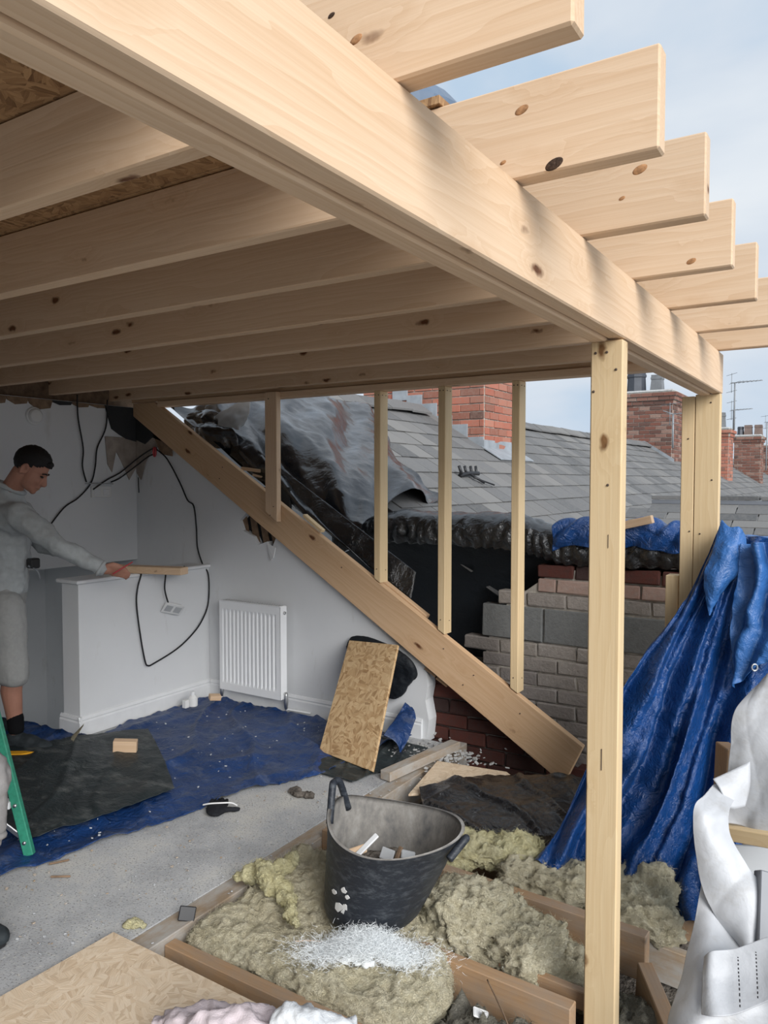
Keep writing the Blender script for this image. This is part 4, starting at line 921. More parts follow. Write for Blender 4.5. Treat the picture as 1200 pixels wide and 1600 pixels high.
# crumbs, chips and dust: too many to count
R5 = random.Random(9); cd = []
def crumbs(n, fx, sizes, fz=lambda x, y: .004):
    d = []
    for _ in range(n):
        x, y = fx(); s = R5.uniform(*sizes)
        d.append(xf(cbox_data(s, s * R5.uniform(.3, .9), s * R5.uniform(.15, .5), s * .04), Matrix.Translation((x, y, fz(x, y) + s * .1)) @ Euler((R5.uniform(-.4, .4), R5.uniform(-.4, .4), R5.uniform(0, 6))).to_matrix().to_4x4()))
    return joined(d)
for nm, mat, lab, args in (('plaster_crumbs', 'grey_board', 'white plaster crumbs scattered over screed and trimmer', (260, lambda: (R5.gauss(-2.30, .2), R5.uniform(1.5, 4.0)), (.003, .010))),
                           ('sheet_crumbs', 'grey_board', 'pale crumbs scattered over the ground sheets', (130, lambda: (R5.uniform(-4.0, -2.8), R5.uniform(1.9, 3.9)), (.003, .014), lambda x, y: .04)),
                           ('wall_foot_rubble', 'cement', 'plaster rubble heaped at the foot of the broken wall', (300, lambda: (R5.gauss(-2.12, .14), R5.gauss(3.90, .10)), (.006, .03), lambda x, y: .01)),
                           ('wood_chips', 'dusty_timber', 'brown wood chips scattered on the screed', (160, lambda: (R5.uniform(-2.9, -2.2), R5.uniform(1.5, 3.2)), (.003, .012)))):
    o = add(nm, mesh(nm, *crumbs(*args)), None, None, mat); tag(o, lab, 'debris', kind='stuff')
# strand boards
def board(name, p00, p10, p11, p01, th, mat, label):
    """flat board from four corners with thickness; flakes lie in its own plane"""
    p = [V(*q) for q in (p00, p10, p11, p01)]; x = (p[1] - p[0]).normalized(); n = (p[1] - p[0]).cross(p[3] - p[0]).normalized()
    M = frame(x, n, p[0]); I = M.inverted(); q = [I @ a for a in p]
    for a in q: a.z = 0
    return thing(prism(name, q, (0, 0, th), mat, None, .0015, M), label, 'board')
board('leaning_board', (-2.675, 3.53, .02), (-2.25, 3.445, .012), (-2.372, 3.985, .555), (-2.775, 3.98, .575), .018, 'osb', 'strand board offcut leaning against the gable wall')
board('floor_board', (-2.24, .55, .005), (-.5, .55, .005), (-.5, 1.69, .005), (-2.205, 1.71, .005), .018, 'osb_pale', 'strand board sheet laid over the joists in the near corner')
board('board_scrap', (-1.96, 3.32, -.01), (-1.46, 3.66, .02), (-1.62, 3.78, .03), (-2.02, 3.74, .02), .012, 'osb_pale', 'pointed strand board scrap lying below the sloping rafter')
thing(plank('loose_plank', (-2.15, 3.40, .03), (-2.05, 4.02, .035), .07, .05, 'dusty_timber'), 'dusty plank end lying against the broken wall corner', 'timber')
# dark bag behind the leaning board
def pillow(name, c, ax, r, mat, label, cat, amp=.02, sc=6, vox=.012):
    return thing(blob(name, [ell_data(c, r, ax)], vox, mat, None, 2, lambda p: amp * ridged(p * sc, 3)), label, cat)
dark_bag = thing(surf('dark_plastic_bag', [[(-2.866, 4.050, 0.520), (-2.839, 4.070, 0.583), (-2.719, 4.070, 0.600), (-2.529, 4.060, 0.566), (-2.435, 4.060, 0.529)], [(-2.826, 4.030, 0.445), (-2.658, 4.000, 0.513), (-2.492, 4.000, 0.513), (-2.366, 4.020, 0.486), (-2.344, 4.060, 0.421)],
    [(-2.765, 4.050, 0.324), (-2.605, 4.030, 0.351), (-2.457, 4.020, 0.374), (-2.371, 4.030, 0.364), (-2.366, 4.060, 0.354)], [(-2.723, 4.060, 0.204), (-2.594, 4.050, 0.226), (-2.499, 4.050, 0.232), (-2.472, 4.060, 0.242), (-2.469, 4.070, 0.248)]], 50, 50, 'navy_membrane', lambda u, v, p: .015 * ridged(p * 5)), 'dark plastic bag wedged behind the leaning board', 'plastic bag')
thing(surf('blue_sheet_fold', [[(-2.42, 4.06, .22), (-2.36, 4.05, .2), (-2.31, 4.0, .15)], [(-2.40, 3.9, .16), (-2.33, 3.9, .13), (-2.29, 3.88, .08)], [(-2.38, 3.74, .10), (-2.31, 3.76, .07), (-2.28, 3.78, .012)]], 30, 30, 'blue_sheet', lambda u, v, p: .02 * ridged(p * 5)), 'raised fold of blue sheet beside the leaning board', 'ground sheet')
bp = gsheet('black_floor_sheet', [[(-1.92, 3.36, .01), (-1.75, 3.62, .03), (-1.5, 3.74, .05), (-1.2, 3.86, .06), (-1.0, 3.9, .06)], [(-1.72, 3.1, -.02), (-1.58, 3.3, .02), (-1.4, 3.45, .03), (-1.15, 3.55, .04), (-.95, 3.6, .04)], [(-1.5, 2.92, -.03), (-1.38, 3.08, -.02), (-1.2, 3.2, .0), (-1.02, 3.3, .0), (-.85, 3.35, .0)]],
            80, 80, 'black_poly', .03, 'black polythene sheet on the floor between tub and rafter foot', 3.2, .04, .0)
# mineral wool
def hairs(o, mat, n, seed, ln=(.010, .030), r=.0005, flat=.45):
    """fine strands teased out of the surface of a wool body"""
    R6 = random.Random(seed); vs = o.data.vertices; d = []
    up = [v for v in vs if v.normal.z > .1]
    for _ in range(n):
        v = R6.choice(up); p = v.co.copy(); t = V(R6.gauss(0, 1), R6.gauss(0, 1), R6.gauss(0, 1)); t -= v.normal * t.dot(v.normal)
        dv = (t.normalized() + v.normal * R6.uniform(0, flat)).normalized() * R6.uniform(*ln)
        sd = dv.cross(v.normal); sd = sd.normalized() * r if sd.length > 1e-7 else V(r, 0, 0); m = p + dv * .55 + v.normal * R6.uniform(-.002, .006)
        up_ = v.normal * r
        d.append(([p - sd, p + sd, m + sd * .8, m - sd * .8, p + dv, p + up_, m + up_], [[0, 1, 2, 3], [3, 2, 4], [1, 5, 6, 2], [5, 0, 3, 6], [2, 6, 4], [6, 3, 4]]))
    q = add('fibres', mesh('fibres', *joined(d)), o, None, mat); q['kind'] = 'stuff'
    return q
def batt(name, c, size, mat, label, seed, amp=.03, vox=.009, rot=0.0, extra=()):
    d = [xf(cbox_data(*size, min(size) * .3), Matrix.Translation(c) @ Matrix.Rotation(rot, 4, 'Z'))]
    for q, r in extra: d.append(ell_data(q, r))
    s = V(seed * 3.1, seed * 1.7, seed)
    def lay(p):
        q = V(p.x, p.y, p.z * 3.2) + s
        return amp * .9 * fbm((p + s) * 7, 4) + amp * .5 * ridged(q * 12, 4) + amp * .55 * fbm(q * 40, 3)
    o = thing(blob(name, d, vox, mat, None, 1, lay), label, 'insulation', 'insulation between the floor joists')
    hairs(o, mat, int(2600 * max(size[0] * size[1] * 8, .25)), seed)
    return o
batt('insulation_batt', (-1.60, 2.06, -.04), (.86, .40, .12), 'mineral_wool', 'wide flat mineral wool batt in front of the tub', 1, .022, .0085, 0, (((-1.85, 2.3, -.02), (.2, .22, .08)), ((-1.5, 2.35, -.03), (.3, .2, .06)), ((-1.22, 2.06, -.05), (.12, .19, .08))))
batt('insulation_clump', (-1.85, 2.46, .0), (.30, .22, .08), 'mineral_wool', 'torn mineral wool clump against the left of the tub', 2, .04, .0085, .3)
batt('insulation_batt', (-1.10, 2.47, -.01), (.50, .30, .13), 'mineral_wool', 'layered mineral wool batt right of the tub', 3, .035, .0085, -.1, (((-1.2, 2.48, .05), (.18, .14, .06)),))
batt('insulation_batt', (-.86, 2.46, -.07), (.3, .24, .11), 'mineral_wool', 'grey-green mineral wool wad against the main post', 4, .035, .0085)
batt('insulation_clump', (-1.33, 2.99, .01), (.44, .2, .08), 'yellow_wool', 'bright yellow wool behind the tub', 5, .04, .0085, .5)
batt('insulation_batt', (-1.06, 2.95, -.03), (.42, .22, .11), 'mineral_wool', 'mineral wool strip below the black polythene', 6, .035, .0085, .1)
batt('insulation_batt', (-.72, 2.96, -.02), (.26, .42, .12), 'mineral_wool', 'mineral wool batt on the far side of the main post', 7, .035, .0085, .3)
batt('insulation_clump', (-.93, 2.02, -.13), (.36, .3, .12), 'grey_wool', 'sooty grey wool clump between the near joists', 8, .05, .012)
batt('insulation_clump', (-.80, 1.93, -.06), (.14, .10, .07), 'yellow_wool', 'small yellow wool tuft by the sawn joist', 9, .025, .009)
batt('insulation_clump', (-.60, 2.42, -.16), (.3, .3, .1), 'grey_wool', 'sooty wool and dirt in the dark gap right of the main post', 10, .05, .012)
ty = [cap_data((-1.98, 2.23, .075), .035, (-1.90, 2.18, .085), .04), cap_data((-1.90, 2.18, .085), .04, (-1.80, 2.16, .075), .03), cap_data((-1.80, 2.16, .075), .03, (-1.66, 2.04, .055), .012), cap_data((-1.90, 2.20, .08), .03, (-1.93, 2.36, .08), .025), cap_data((-2.02, 2.22, .06), .03, (-2.06, 2.18, .05), .02)]
tw = thing(blob('insulation_clump', ty, .008, 'yellow_wool', None, 2, lambda p: .018 * fbm(p * 22, 4) + .01 * ridged(p * 40)), 'torn yellow wool twist lying on the flat batt', 'insulation', 'insulation between the floor joists')
hairs(tw, 'yellow_wool', 900, 31)
thing(blob('insulation_clump', [ell_data((-2.19, 1.80, .012), (.04, .022, .012)), ell_data((-2.22, 1.78, .010), (.02, .02, .009))], .006, 'yellow_wool', None, 2, lambda p: .01 * fbm(p * 40, 3)), 'yellow wool crumb on the trimmer by the strand board', 'insulation', 'insulation between the floor joists')
# loose fibres teased out of the wool
def fibres(name, n, fpos, ln, r, mat, label, lift=.6, parent=None):
    d = []; R6 = random.Random(n)
    for _ in range(n):
        p = V(fpos(R6)); a = R6.uniform(0, 2 * pi); dv = V(cos(a), sin(a), R6.uniform(-.1, lift)).normalized() * R6.uniform(*ln)
        bnd = V(R6.uniform(-1, 1), R6.uniform(-1, 1), R6.uniform(-.6, .6)) * ln[1] * .25
        s = dv.cross(V(0, 0, 1)); s = s.normalized() * r if s.length > 1e-6 else V(r, 0, 0); m = p + dv * .5 + bnd
        t = V(0, 0, r)
        d.append(([p - s, p + s, m + s * .8, m - s * .8, p + dv, p + t, m + t], [[0, 1, 2, 3], [3, 2, 4], [1, 5, 6, 2], [5, 0, 3, 6], [2, 6, 4], [6, 3, 4]]))
    o = add(name, mesh(name, *joined(d)), parent, None, mat); o['kind'] = 'stuff'; return tag(o, label, None if parent else 'insulation')
fluff = thing(empty('white_fluff', (-1.36, 2.02, .04)), 'tuft of bright white fibre at the foot of the tub', 'fluff')
blob('core', [ell_data((-1.39 + dx, 2.02 + dy, .045), (.075, .035, .012)) for dx, dy in ((0, 0), (.09, .06), (-.07, -.02))], .006, 'white_fibre', fluff, 2, lambda p: .012 * fbm(p * 40, 4))
fibres('strands', 15000, lambda r: (lambda a, b: (-1.36 + a * .082 - b * .02, 2.035 + a * .045 + b * .032, .045 + abs(r.gauss(0, .012)) + .035 * max(0, 1 - a * a * .5)))(r.gauss(0, 1), r.gauss(0, 1)), (.008, .034), .0005, 'white_fibre', 'fine white strands', .9, fluff)
for i, (a, b, lab) in enumerate((((-1.62, 1.99, .035), (-1.53, 2.03, .04), 'pale straw lying on the flat wool batt'), ((-1.0, 2.19, .01), (-.80, 1.98, -.04), 'thin dark stick leaning on the sawn joist'))):
    thing(tube('straw', [a, tuple((p + q) / 2 + .004 for p, q in zip(a, b)), b], .0028, 'pine' if i == 0 else 'lath_brown'), lab, 'stick')
block('paper_scrap', (-.98, 2.10, -.04), (.05, .035, .004), (12, 20, 30), 'white_plastic', 'white paper scrap by the sawn joist', 'paper')
block('grey_slate_scrap', (-2.075, 1.93, .02), (.06, .05, .005), (65, 15, 50), 'black_plastic', 'dark slate chip stuck at the corner of the flat batt', 'slate chip')
# tub
tb = thing(empty('rubble_tub', (-1.5, 2.29, .03)), 'black flexible rubber tub with two loop handles, dusty inside', 'tub')
BC, RC = V(-1.505, 2.28, .035), V(-1.395, 2.275, .385)
hd = V(-.80, -.10, 0).normalized(); ha = math.atan2(hd.y, hd.x)
def tub_pt(t, a, inner=0.0):
    c = BC.lerp(RC, t); r = (.165 + (.232 - .165) * t ** .85) - inner
    k = cos(2 * (a - ha)); lift = t ** 3 * (.018 * k)
    if a is not None: lift += .03 * t ** 3 * max(0, cos(a - ha)) ** 6 - .012 * t ** 3 * max(0, -cos(a - ha)) ** 4
    r *= 1 + .03 * t * k
    return c + V(cos(a) * r, sin(a) * r, lift)
seg, ns = 96, 22
outer, inn = [], []
for j in range(ns + 1):
    t = j / ns
    for i in range(seg):
        a = 2 * pi * i / seg; p = tub_pt(t, a)
        rib = .0022 * (abs(cos(t * 40)) ** 4) * (0 if t > .93 else 1); n = V(cos(a), sin(a), 0)
        outer.append(p + n * (rib + (.006 if t > .95 else 0) - (.012 * (1 - t / .06) if t < .06 else 0)))
def grid_f(off, flip): 
    f = []
    for j in range(ns):
        for i in range(seg):
            q = [off + j * seg + i, off + j * seg + (i + 1) % seg, off + (j + 1) * seg + (i + 1) % seg, off + (j + 1) * seg + i]; f.append(q[::-1] if flip else q)
    return f
for j in range(ns + 1):
    t = j / ns
    for i in range(seg): a = 2 * pi * i / seg; inn.append(tub_pt(t, a, .006) + V(0, 0, .012 * (1 - t)))
add('tub_wall', mesh('tub_wall', outer, grid_f(0, False) + [list(range(seg - 1, -1, -1))], True), tb, None, 'black_rubber')
N_ = len(outer)
add('tub_lining', mesh('tub_lining', inn + outer[-seg:], grid_f(0, True) + [list(range(seg))] + [[ns * seg + i, ns * seg + (i + 1) % seg, N_ + (i + 1) % seg, N_ + i] for i in range(seg)], True), tb, None, 'dusty_rubber')
for s, da, ex, up in ((1, 0, .008, .060), (-1, pi, .022, -.004)):
    A = ha + da; p0, p1 = tub_pt(1, A - .30), tub_pt(1, A + .30); m = tub_pt(1, A) + V(cos(A) * ex, sin(A) * ex, up)
    tube('handle', [p0 - V(0, 0, .05), p0.lerp(m, .6) + V(0, 0, .02 * s), m, p1.lerp(m, .6) + V(0, 0, .02 * s), p1 - V(0, 0, .05)], .0135, 'black_rubber', tb, 10)
R7 = random.Random(2)
for az, t, sz in ((-1.72, .52, .018), (-1.93, .44, .020), (-1.62, .46, .012), (-1.77, .30, .030), (-1.63, .33, .018), (-1.66, .27, .014)):
    pts = [tub_pt(t + sz * 2.2 * sin(k * pi / 4) * R7.uniform(.5, 1.1), az + sz * 4 * cos(k * pi / 4) * R7.uniform(.5, 1.1)) + V(cos(az), sin(az), 0) * .0035 for k in range(8)]
    prism('paint_splash', pts, V(cos(az), sin(az), 0) * .002, 'white_plastic', tb)
for i, (c, s, r, m, lab) in enumerate((((-1.503, 2.248, 0.290), (.11, .022, .008), (20, -35, 60), 'white_paint', 'long white plaster shard in the tub'), ((-1.535, 2.230, 0.270), (.08, .03, .006), (60, -20, 30), 'pine', 'pale wood piece in the tub'), ((-1.428, 2.271, 0.270), (.05, .04, .008), (60, 10, 10), 'grey_board', 'grey slate shard in the tub'), ((-1.392, 2.287, 0.270), (.06, .016, .012), (10, -60, 70), 'lath_brown', 'brown wood stub in the tub'), ((-1.362, 2.307, 0.270), (.055, .03, .006), (55, 20, 50), 'grey_board', 'pointed pale shard at the right of the tub'))):
    block('rubble_shard', c, s, r, m, lab, 'rubble', 'rubble in the tub')
thing(blob('tub_rubble', [ell_data((-1.45, 2.28, .19), (.165, .165, .04))], .012, 'rubble', None, 2, lambda p: .02 * fbm(p * 25, 3)), 'grey rubble filling the bottom of the tub', 'rubble')
# cloths in the near corner
def cloth_d(u, v, p): return .02 * ridged(p * 8, 3) + .012 * fbm(p * 20)
thing(surf('pink_cloth', [[(-1.591, 1.346, 0.083), (-1.446, 1.357, 0.135), (-1.322, 1.413, 0.150), (-1.238, 1.489, 0.135)], [(-1.624, 1.386, 0.120), (-1.500, 1.409, 0.189), (-1.407, 1.457, 0.206), (-1.310, 1.563, 0.151)], [(-1.683, 1.487, 0.050), (-1.594, 1.521, 0.079), (-1.517, 1.570, 0.082), (-1.393, 1.648, 0.060)]], 60, 40, 'pink_cloth', cloth_d), 'pinkish grey crumpled cloth at the bottom edge of the photo', 'cloth')
thing(surf('white_cloth', [[(-1.292, 1.477, 0.104), (-1.205, 1.475, 0.141), (-1.123, 1.527, 0.141), (-1.081, 1.611, 0.104)], [(-1.334, 1.513, 0.155), (-1.279, 1.514, 0.203), (-1.223, 1.550, 0.206), (-1.125, 1.645, 0.148)], [(-1.377, 1.589, 0.099), (-1.348, 1.608, 0.113), (-1.295, 1.642, 0.115), (-1.204, 1.698, 0.088)]], 60, 40, 'white_cloth', cloth_d), 'white crumpled cloth beside the pinkish one', 'cloth')
# on the roof deck above the beam
dm = thing(empty('plastic_dome', (-1.0, 1.66, 2.407)), 'dark blue-grey plastic dome standing on the roof deck', 'dome')
disc('dome', (-1.0, 1.66, 2.407), (0, 0, 1), [(.17, 0), (.17, .03), (.16, .075), (.125, .115), (.07, .138), (.02, .144)], 'blue_grey_plastic', dm)
disc('rim', (-1.0, 1.66, 2.407), (0, 0, 1), [(.182, 0), (.182, .014), (.17, .016)], 'blue_grey_plastic', dm)

# ============================================================ STEPLADDER
ld = thing(empty('stepladder', (-3.2, 1.7, 0)), 'green fibreglass stepladder standing at the left edge', 'ladder')
F0 = V(-2.965, 1.885, .02); U = V(-.20, -.055, .72).normalized(); side = V(-.844, -.536, 0).normalized() * .42
def rail(p, u, L, nm='rail'): return plank(nm, p, p + u * L, .042, .03, 'green_fibreglass', up=side.normalized().cross(u), b=.004, parent=ld)
r_a = rail(F0, U, 1.75); r_b = rail(F0 + side, U, 1.75)
back = V(-.55, -.22, 0); Ub = (F0 + U * 1.75 - (F0 + back * .9)).normalized()
rail(F0 + back * .9, Ub, 1.74, 'rear_rail'); rail(F0 + back * .9 + side, Ub, 1.74, 'rear_rail')
for k in range(5):
    a = F0 + U * (.22 + .3 * k); plank('tread', a + side * .05, a + side, .05, .03, 'white_paint', parent=ld)
for d in (.06, .22): tube('rivet', [F0 + U * d + V(.5, -.8, 0) * .012, F0 + U * d + V(.5, -.8, 0) * .024], .008, 'steel', r_a, 8, False)
plank('brace', F0 + U * .06, F0 + U * .30 + side * .6, .006, .022, 'steel', parent=ld)
plank('top_cap', F0 + U * 1.75 - side * .1 + back * .05, F0 + U * 1.75 + side * 1.1 + back * .05, .14, .05, 'green_fibreglass', parent=ld)

# ============================================================ PEOPLE
RV, FV = V(.8443, .5358, 0), V(-.5358, .8443, 0)       # to the right, and away, as the photographer sees them
def hand(w, d, nrm, span, grip=.6, thumb=1):
    """palm, four unequal bent fingers and a thumb; w wrist, d along the hand, nrm out of the palm, span across the knuckles"""
    w, d, nrm, span = V(w), V(d).normalized(), V(nrm).normalized(), V(span).normalized()
    out = [cap_data(w - d * .02, .026, w + d * .02, .027), ell_data(w + d * .055, (.052, .040, .017), (d, span, nrm))]
    for k, (o, l) in enumerate(((.031, .075), (.010, .084), (-.011, .078), (-.030, .062))):
        b = w + d * (.092 - .006 * abs(k - 1)) + span * o
        d1 = (d * cos(grip * .7) + nrm * sin(grip * .7)); d2 = d * cos(grip * 1.9) + nrm * sin(grip * 1.9); d3 = d * cos(grip * 2.9) + nrm * sin(grip * 2.9)
        p1 = b + d1 * l * .45; p2 = p1 + d2 * l * .32; p3 = p2 + d3 * l * .25
        out += [cap_data(b - d * .03, .0105, p1, .0095, 8), cap_data(p1, .0095, p2, .0085, 8), cap_data(p2, .0085, p3, .0075, 8)]
    b = w + d * .03 + span * .030 * thumb; t1 = b + d * .03 + span * .022 * thumb + nrm * .012; t2 = t1 + d * .03 + nrm * .012; t3 = t2 + d * .022 - span * .004 * thumb + nrm * .006
    return out + [cap_data(b, .015, t1, .012, 8), cap_data(t1, .012, t2, .010, 8), cap_data(t2, .010, t3, .008, 8)]
def person(label, J, top_mat, leg_mat, shorts, hr, hl, wear=''):
    J = {k: V(v) for k, v in J.items()}
    P = thing(empty('person', ((J['anR'].x + J['anL'].x) / 2, (J['anR'].y + J['anL'].y) / 2, 0)), label, 'person')
    f = J['face'].normalized(); s = f.cross(V(0, 0, 1)).normalized(); u = s.cross(f).normalized(); ax = (f, s, u); H = J['head']
    L = lambda a, b, c: H + f * a + s * b + u * c
    sk = [ell_data(L(-.006, 0, .03), (.098, .076, .088), ax), ell_data(L(.034, 0, -.04), (.062, .060, .082), ax), ell_data(L(.048, 0, -.092), (.044, .044, .034), ax), ell_data(L(.078, 0, -.112), (.020, .022, .018), ax),
          cap_data(L(.090, 0, -.004), .012, L(.114, 0, -.046), .0145), ell_data(L(.106, 0, -.052), (.016, .020, .012), ax), ell_data(L(.076, 0, .008), (.024, .056, .016), ax), ell_data(L(.092, 0, -.078), (.013, .025, .008), ax), ell_data(L(.090, 0, -.092), (.012, .022, .008), ax),
          ell_data(L(.07, .03, -.045), (.022, .022, .02), ax), ell_data(L(.07, -.03, -.045), (.022, .022, .02), ax), cap_data(L(-.03, 0, -.05), .056, J['neck'], .062)]
    for q in (1, -1):
        for k in range(7):
            a = -1.0 + k * .62; sk.append(ell_data(L(-.012 - .017 * cos(a), q * .081, -.018 + .031 * sin(a)), (.009, .010, .010), ax))
        sk.append(ell_data(L(-.006, q * .074, -.02), (.018, .008, .028), ax))
    sk += [cap_data(J['chest'], .115, J['belly'], .115), cap_data(J['belly'], .115, J['pelvis'], .125), cap_data(J['shR'], .05, J['shL'], .05), cap_data(J['neck'], .06, J['chest'], .10)]
    for q in 'RL':
        sh, el, wr, hp, kn, an, to = (J[k + q] for k in ('sh', 'el', 'wr', 'hip', 'kn', 'an', 'toe'))
        sk += [cap_data(sh, .05, el, .040), cap_data(el, .040, el.lerp(wr, .35), .041), cap_data(el.lerp(wr, .35), .041, wr, .027)]
        cf = kn.lerp(an, .3) - (to - an).normalized() * .018
        sk += [cap_data(hp, .082, kn, .060), cap_data(kn, .058, cf, .060), cap_data(cf, .060, an, .038), cap_data(an, .038, V(an.x, an.y, .06), .032), cap_data(V(an.x, an.y, .055), .03, V(to.x, to.y, .04).lerp(V(an.x, an.y, .04), .3), .022)]
    sk += hand(*hr) + hand(*hl)
    body = blob('body', sk, .0062, 'skin', P, 2)
    for q in (1, -1):
        add('eye', mesh('eye', *ell_data(L(.083, q * .031, -.010), (.011, .014, .007), ax), smooth=True), body, None, 'eye_dark')
        tube('eyebrow', [L(.098, q * .014, .012), L(.096, q * .034, .016), L(.080, q * .052, .008)], .0042, 'hair', body, 6)
    tube('mouth', [L(.093, -.022, -.085), L(.1045, 0, -.085), L(.093, .022, -.085)], .0022, 'lath_brown', body, 6)
    hv, hf_ = ell_data(L(-.009, 0, .034), (.1015, .0795, .0925), ax, 48, 36); ok = set()
    for i, v in enumerate(hv):
        q = v - H; a, c = q.dot(f), q.dot(u)
        lim = .052 + .62 * (a - .09) + .014 * fbm(v * 55, 2)
        if c > lim: ok.add(i)
    hv = [v + (v - H).normalized() * (.004 * fbm(v * 60) + .003) for v in hv]
    hr_ = add('hair', mesh('hair', hv, [q for q in hf_ if all(i in ok for i in q)], True), P, None, 'hair')
    m = hr_.modifiers.new('thickness', 'SOLIDIFY'); m.thickness = .004; m.offset = -.8
    add('fringe', mesh('fringe', *ell_data(L(.074, 0, .072), (.024, .048, .020), ax), smooth=True), hr_, None, 'hair')
    # top
    fold = lambda p: .006 * ridged(p * 9, 3) + .004 * fbm(p * 14, 3)
    tp = [cap_data(J['neck'] - V(0, 0, .03), .085, J['chest'], .135), cap_data(J['chest'], .14, J['belly'], .142), cap_data(J['belly'], .142, J['pelvis'] + V(0, 0, .02), .148), cap_data(J['chest'].lerp(J['shR'], .3), .12, J['shR'], .078), cap_data(J['chest'].lerp(J['shL'], .3), .12, J['shL'], .078)]
    for q in 'RL':
        sh, el, wr = (J[k + q] for k in ('sh', 'el', 'wr')); w2 = el.lerp(wr, .93)
        tp += [cap_data(sh, .078, el, .062), cap_data(el, .063, w2, .044), cap_data(el.lerp(wr, .86), .045, w2, .046)]
    top = blob('sweatshirt', tp, .010, top_mat, P, 3, lambda p: fold(p) * 1.3 + .012 * ridged(V(p.x + p.z, p.y, p.z * 1.6) * 6, 2))
    nk = J['neck']; nf = (f - V(0, 0, f.z)).normalized(); ns_ = nf.cross(V(0, 0, 1))
    tube('collar', [nk + V(0, 0, .025) + nf * (.074 * cos(a)) + ns_ * (.074 * sin(a)) - V(0, 0, .035 * cos(a)) for a in [k * pi / 8 for k in range(17)]], .016, top_mat, top, 8)
    for q in 'RL':
        el, wr = J['el' + q], J['wr' + q]; d = (wr - el).normalized(); c = el.lerp(wr, .95); o1 = d.orthogonal().normalized(); o2 = d.cross(o1)
        tube('cuff', [c + o1 * (.040 * cos(a)) + o2 * (.040 * sin(a)) for a in [k * pi / 6 for k in range(13)]], .011, top_mat, top, 8)
    # legs
    lg = [cap_data(J['pelvis'] + V(0, 0, .05), .135, J['pelvis'] - V(0, 0, .04), .14)]
    for q in 'RL':
        hp, kn, an = (J[k + q] for k in ('hip', 'kn', 'an'))
        if shorts: lg += [cap_data(hp, .108, hp.lerp(kn, .55), .100), cap_data(hp.lerp(kn, .5), .10, hp.lerp(kn, .98), .090)]
        else: lg += [cap_data(hp, .105, kn, .082), cap_data(kn, .082, kn.lerp(an, .93), .066)]
    hem = min(J['hipR'].lerp(J['knR'], .97).z, J['hipL'].lerp(J['knL'], .97).z) if shorts else 0
    tr = blob('shorts' if shorts else 'trousers', lg, .010, leg_mat, P, 3, lambda p: fold(p) + .006 * fbm(V(p.x * 12, p.y * 12, p.z * 3)), lambda c: V(c.x, c.y, max(c.z, hem)))
    for q in 'RL':
        kn, an, to = (J[k + q] for k in ('kn', 'an', 'toe'))
        if shorts: blob('sock', [cap_data(kn.lerp(an, .80), .047, an, .046)], .007, 'sock_black', P, 2)
        fd = (to - an); fd.z = 0; fd.normalize(); g0 = V(an.x, an.y, 0); sd = fd.cross(V(0, 0, 1))
        sh_ = [ell_data(g0 - fd * .03 + V(0, 0, .055), (.062, .044, .055), (fd, sd, V(0, 0, 1))), ell_data(g0 + V(0, 0, .085), (.060, .050, .042), (fd, sd, V(0, 0, 1))), ell_data(g0 + fd * .06 + V(0, 0, .062), (.10, .048, .050), (fd, sd, V(0, 0, 1))), ell_data(g0 + fd * .145 + V(0, 0, .042), (.080, .050, .042), (fd, sd, V(0, 0, 1)))]
        so_ = blob('shoe', sh_, .007, 'shoe_dark', P, 2, lambda p: .003 * fbm(p * 40))
        so2 = prism('sole', [g0 + V(0, 0, .008) + fd * (.06 + .152 * cos(a)) + sd * (.048 * sin(a) * (1 + .12 * cos(a))) for a in [k * pi / 10 for k in range(20)]], (0, 0, .024), 'black_plastic', so_, .004)
        for k in range(4): 
            c = g0 + fd * (.03 + .028 * k) + V(0, 0, .098 - .007 * k); tube('lace', [c - sd * .026, c + V(0, 0, .006), c + sd * .026], .003, 'sock_black', so_, 5)
    return P, top, tr
dn_ = V(0, 0, -1)
W1 = V((-3.756, 2.878, 1.081))
J1 = dict(head=(-4.175, 2.712, 1.671), face=RV * .84 + FV * .16 + dn_ * .56, neck=(-4.334, 2.676, 1.531), chest=(-4.368, 2.669, 1.351), belly=(-4.388, 2.668, 1.120), pelvis=(-4.413, 2.655, 0.938),
          shR=(-4.164, 2.623, 1.393), elR=(-3.921, 2.709, 1.227), wrR=tuple(W1), shL=(-4.454, 2.806, 1.402), elL=(-4.402, 2.924, 1.206), wrL=(-4.175, 3.017, 1.129),
          hipR=(-4.306, 2.612, 0.845), knR=(-4.240, 2.611, 0.450), anR=(-4.217, 2.610, 0.142), toeR=(-4.007, 2.703, 0.040), hipL=(-4.568, 2.705, 0.809), knL=(-4.611, 2.680, 0.376), anL=(-4.651, 2.663, 0.060), toeL=(-4.532, 2.803, -0.056))
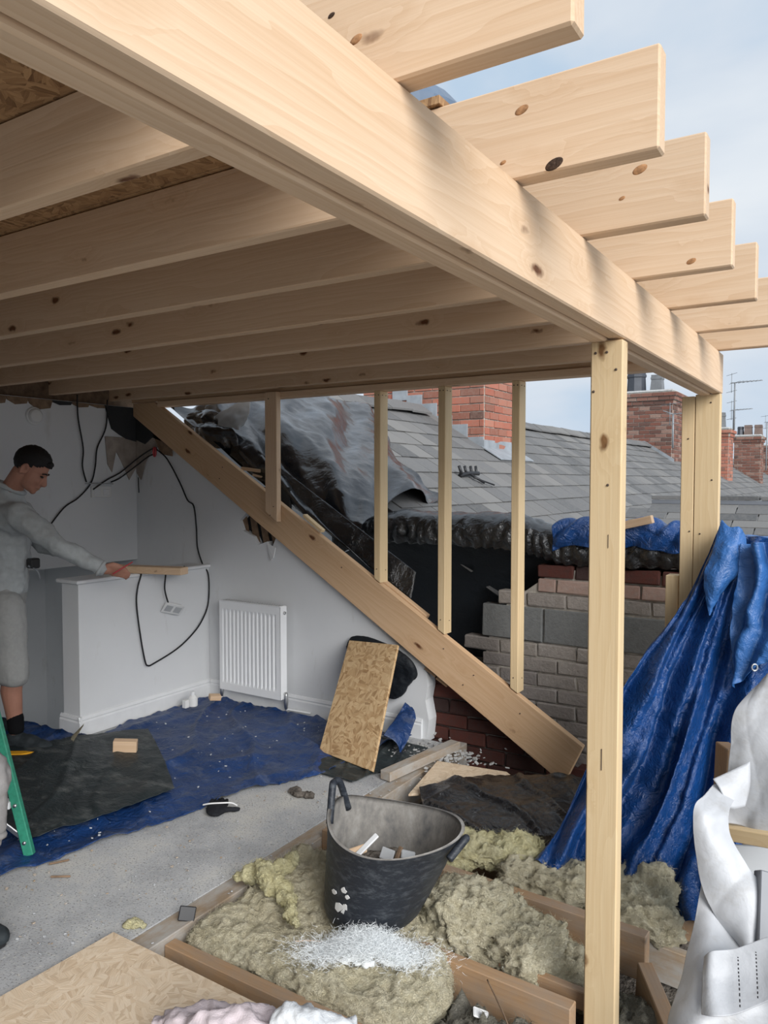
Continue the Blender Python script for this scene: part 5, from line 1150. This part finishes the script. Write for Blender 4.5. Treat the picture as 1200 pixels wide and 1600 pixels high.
man, mtop, mleg = person('man in grey sweatshirt and shorts bending over the half wall to mark timber', J1, 'grey_marl', 'grey_shorts', True,
    (W1, RV * .95 + dn_ * .12 + FV * .2, FV * .8 + dn_ * .5, V(0, 0, 1) * .8 + FV * -.4, .62, 1), (J1['wrL'], RV + dn_ * .3, dn_, FV, .5, -1))
pc = thing(tube('pencil', [(-3.675, 2.881, 1.060), (-3.645, 2.998, 1.121)], .0042, 'red_plastic', None, 6, False), 'dark red pencil held in the hand of the man', 'pencil')
tube('belt_strap', [(-4.206, 2.699, 1.093), (-4.170, 2.733, 1.062), (-4.162, 2.747, 1.011)], .006, 'grey_channel', mleg)
bl = V((-4.208, 2.734, 1.105)); bx('tool_pouch', bl - V(.03, .03, .03), bl + V(.03, .03, .03), 'black_plastic', mleg, b=.008)
thing(plank('marked_timber', (-4.47, 3.36, 1.003), (-3.80, 3.545, 1.003), .09, .047, 'pine'), 'pine batten laid across the half wall under the hand of the man', 'timber')

J2 = dict(head=(-2.546, 1.217, 1.341), face=RV * .7 + dn_ * .7, neck=(-2.746, 1.202, 1.226), chest=(-2.861, 1.183, 1.102), belly=(-3.005, 1.143, 0.952), pelvis=(-3.123, 1.109, 0.810),
          shR=(-2.481, 1.197, 1.070), elR=(-2.268, 1.313, 0.688), wrR=(-2.245, 1.295, 0.507), shL=(-3.051, 1.333, 1.080), elL=(-2.918, 1.425, 0.739), wrL=(-2.714, 1.446, 0.470),
          hipR=(-2.997, 1.080, 0.773), knR=(-2.751, 1.186, 0.469), anR=(-2.650, 1.373, 0.086), toeR=(-2.397, 1.507, 0.015), hipL=(-3.311, 1.173, 0.692), knL=(-3.210, 1.266, 0.325), anL=(-3.247, 1.253, 0.031), toeL=(-3.044, 1.378, -0.040))
for k in ('anR', 'anL'): J2[k] = (J2[k][0], J2[k][1], .09)
person('second person bending at the left edge, only grey sleeve and shoe tip showing', J2, 'trouser_grey', 'trouser_grey', False,
    (J2['wrR'], dn_ - RV * .25, RV * -.6 + FV, FV, .5, 1), (J2['wrL'], dn_ + RV * .2, RV * -.3 + FV, RV, .5, 1))
bpy.context.view_layer.update()
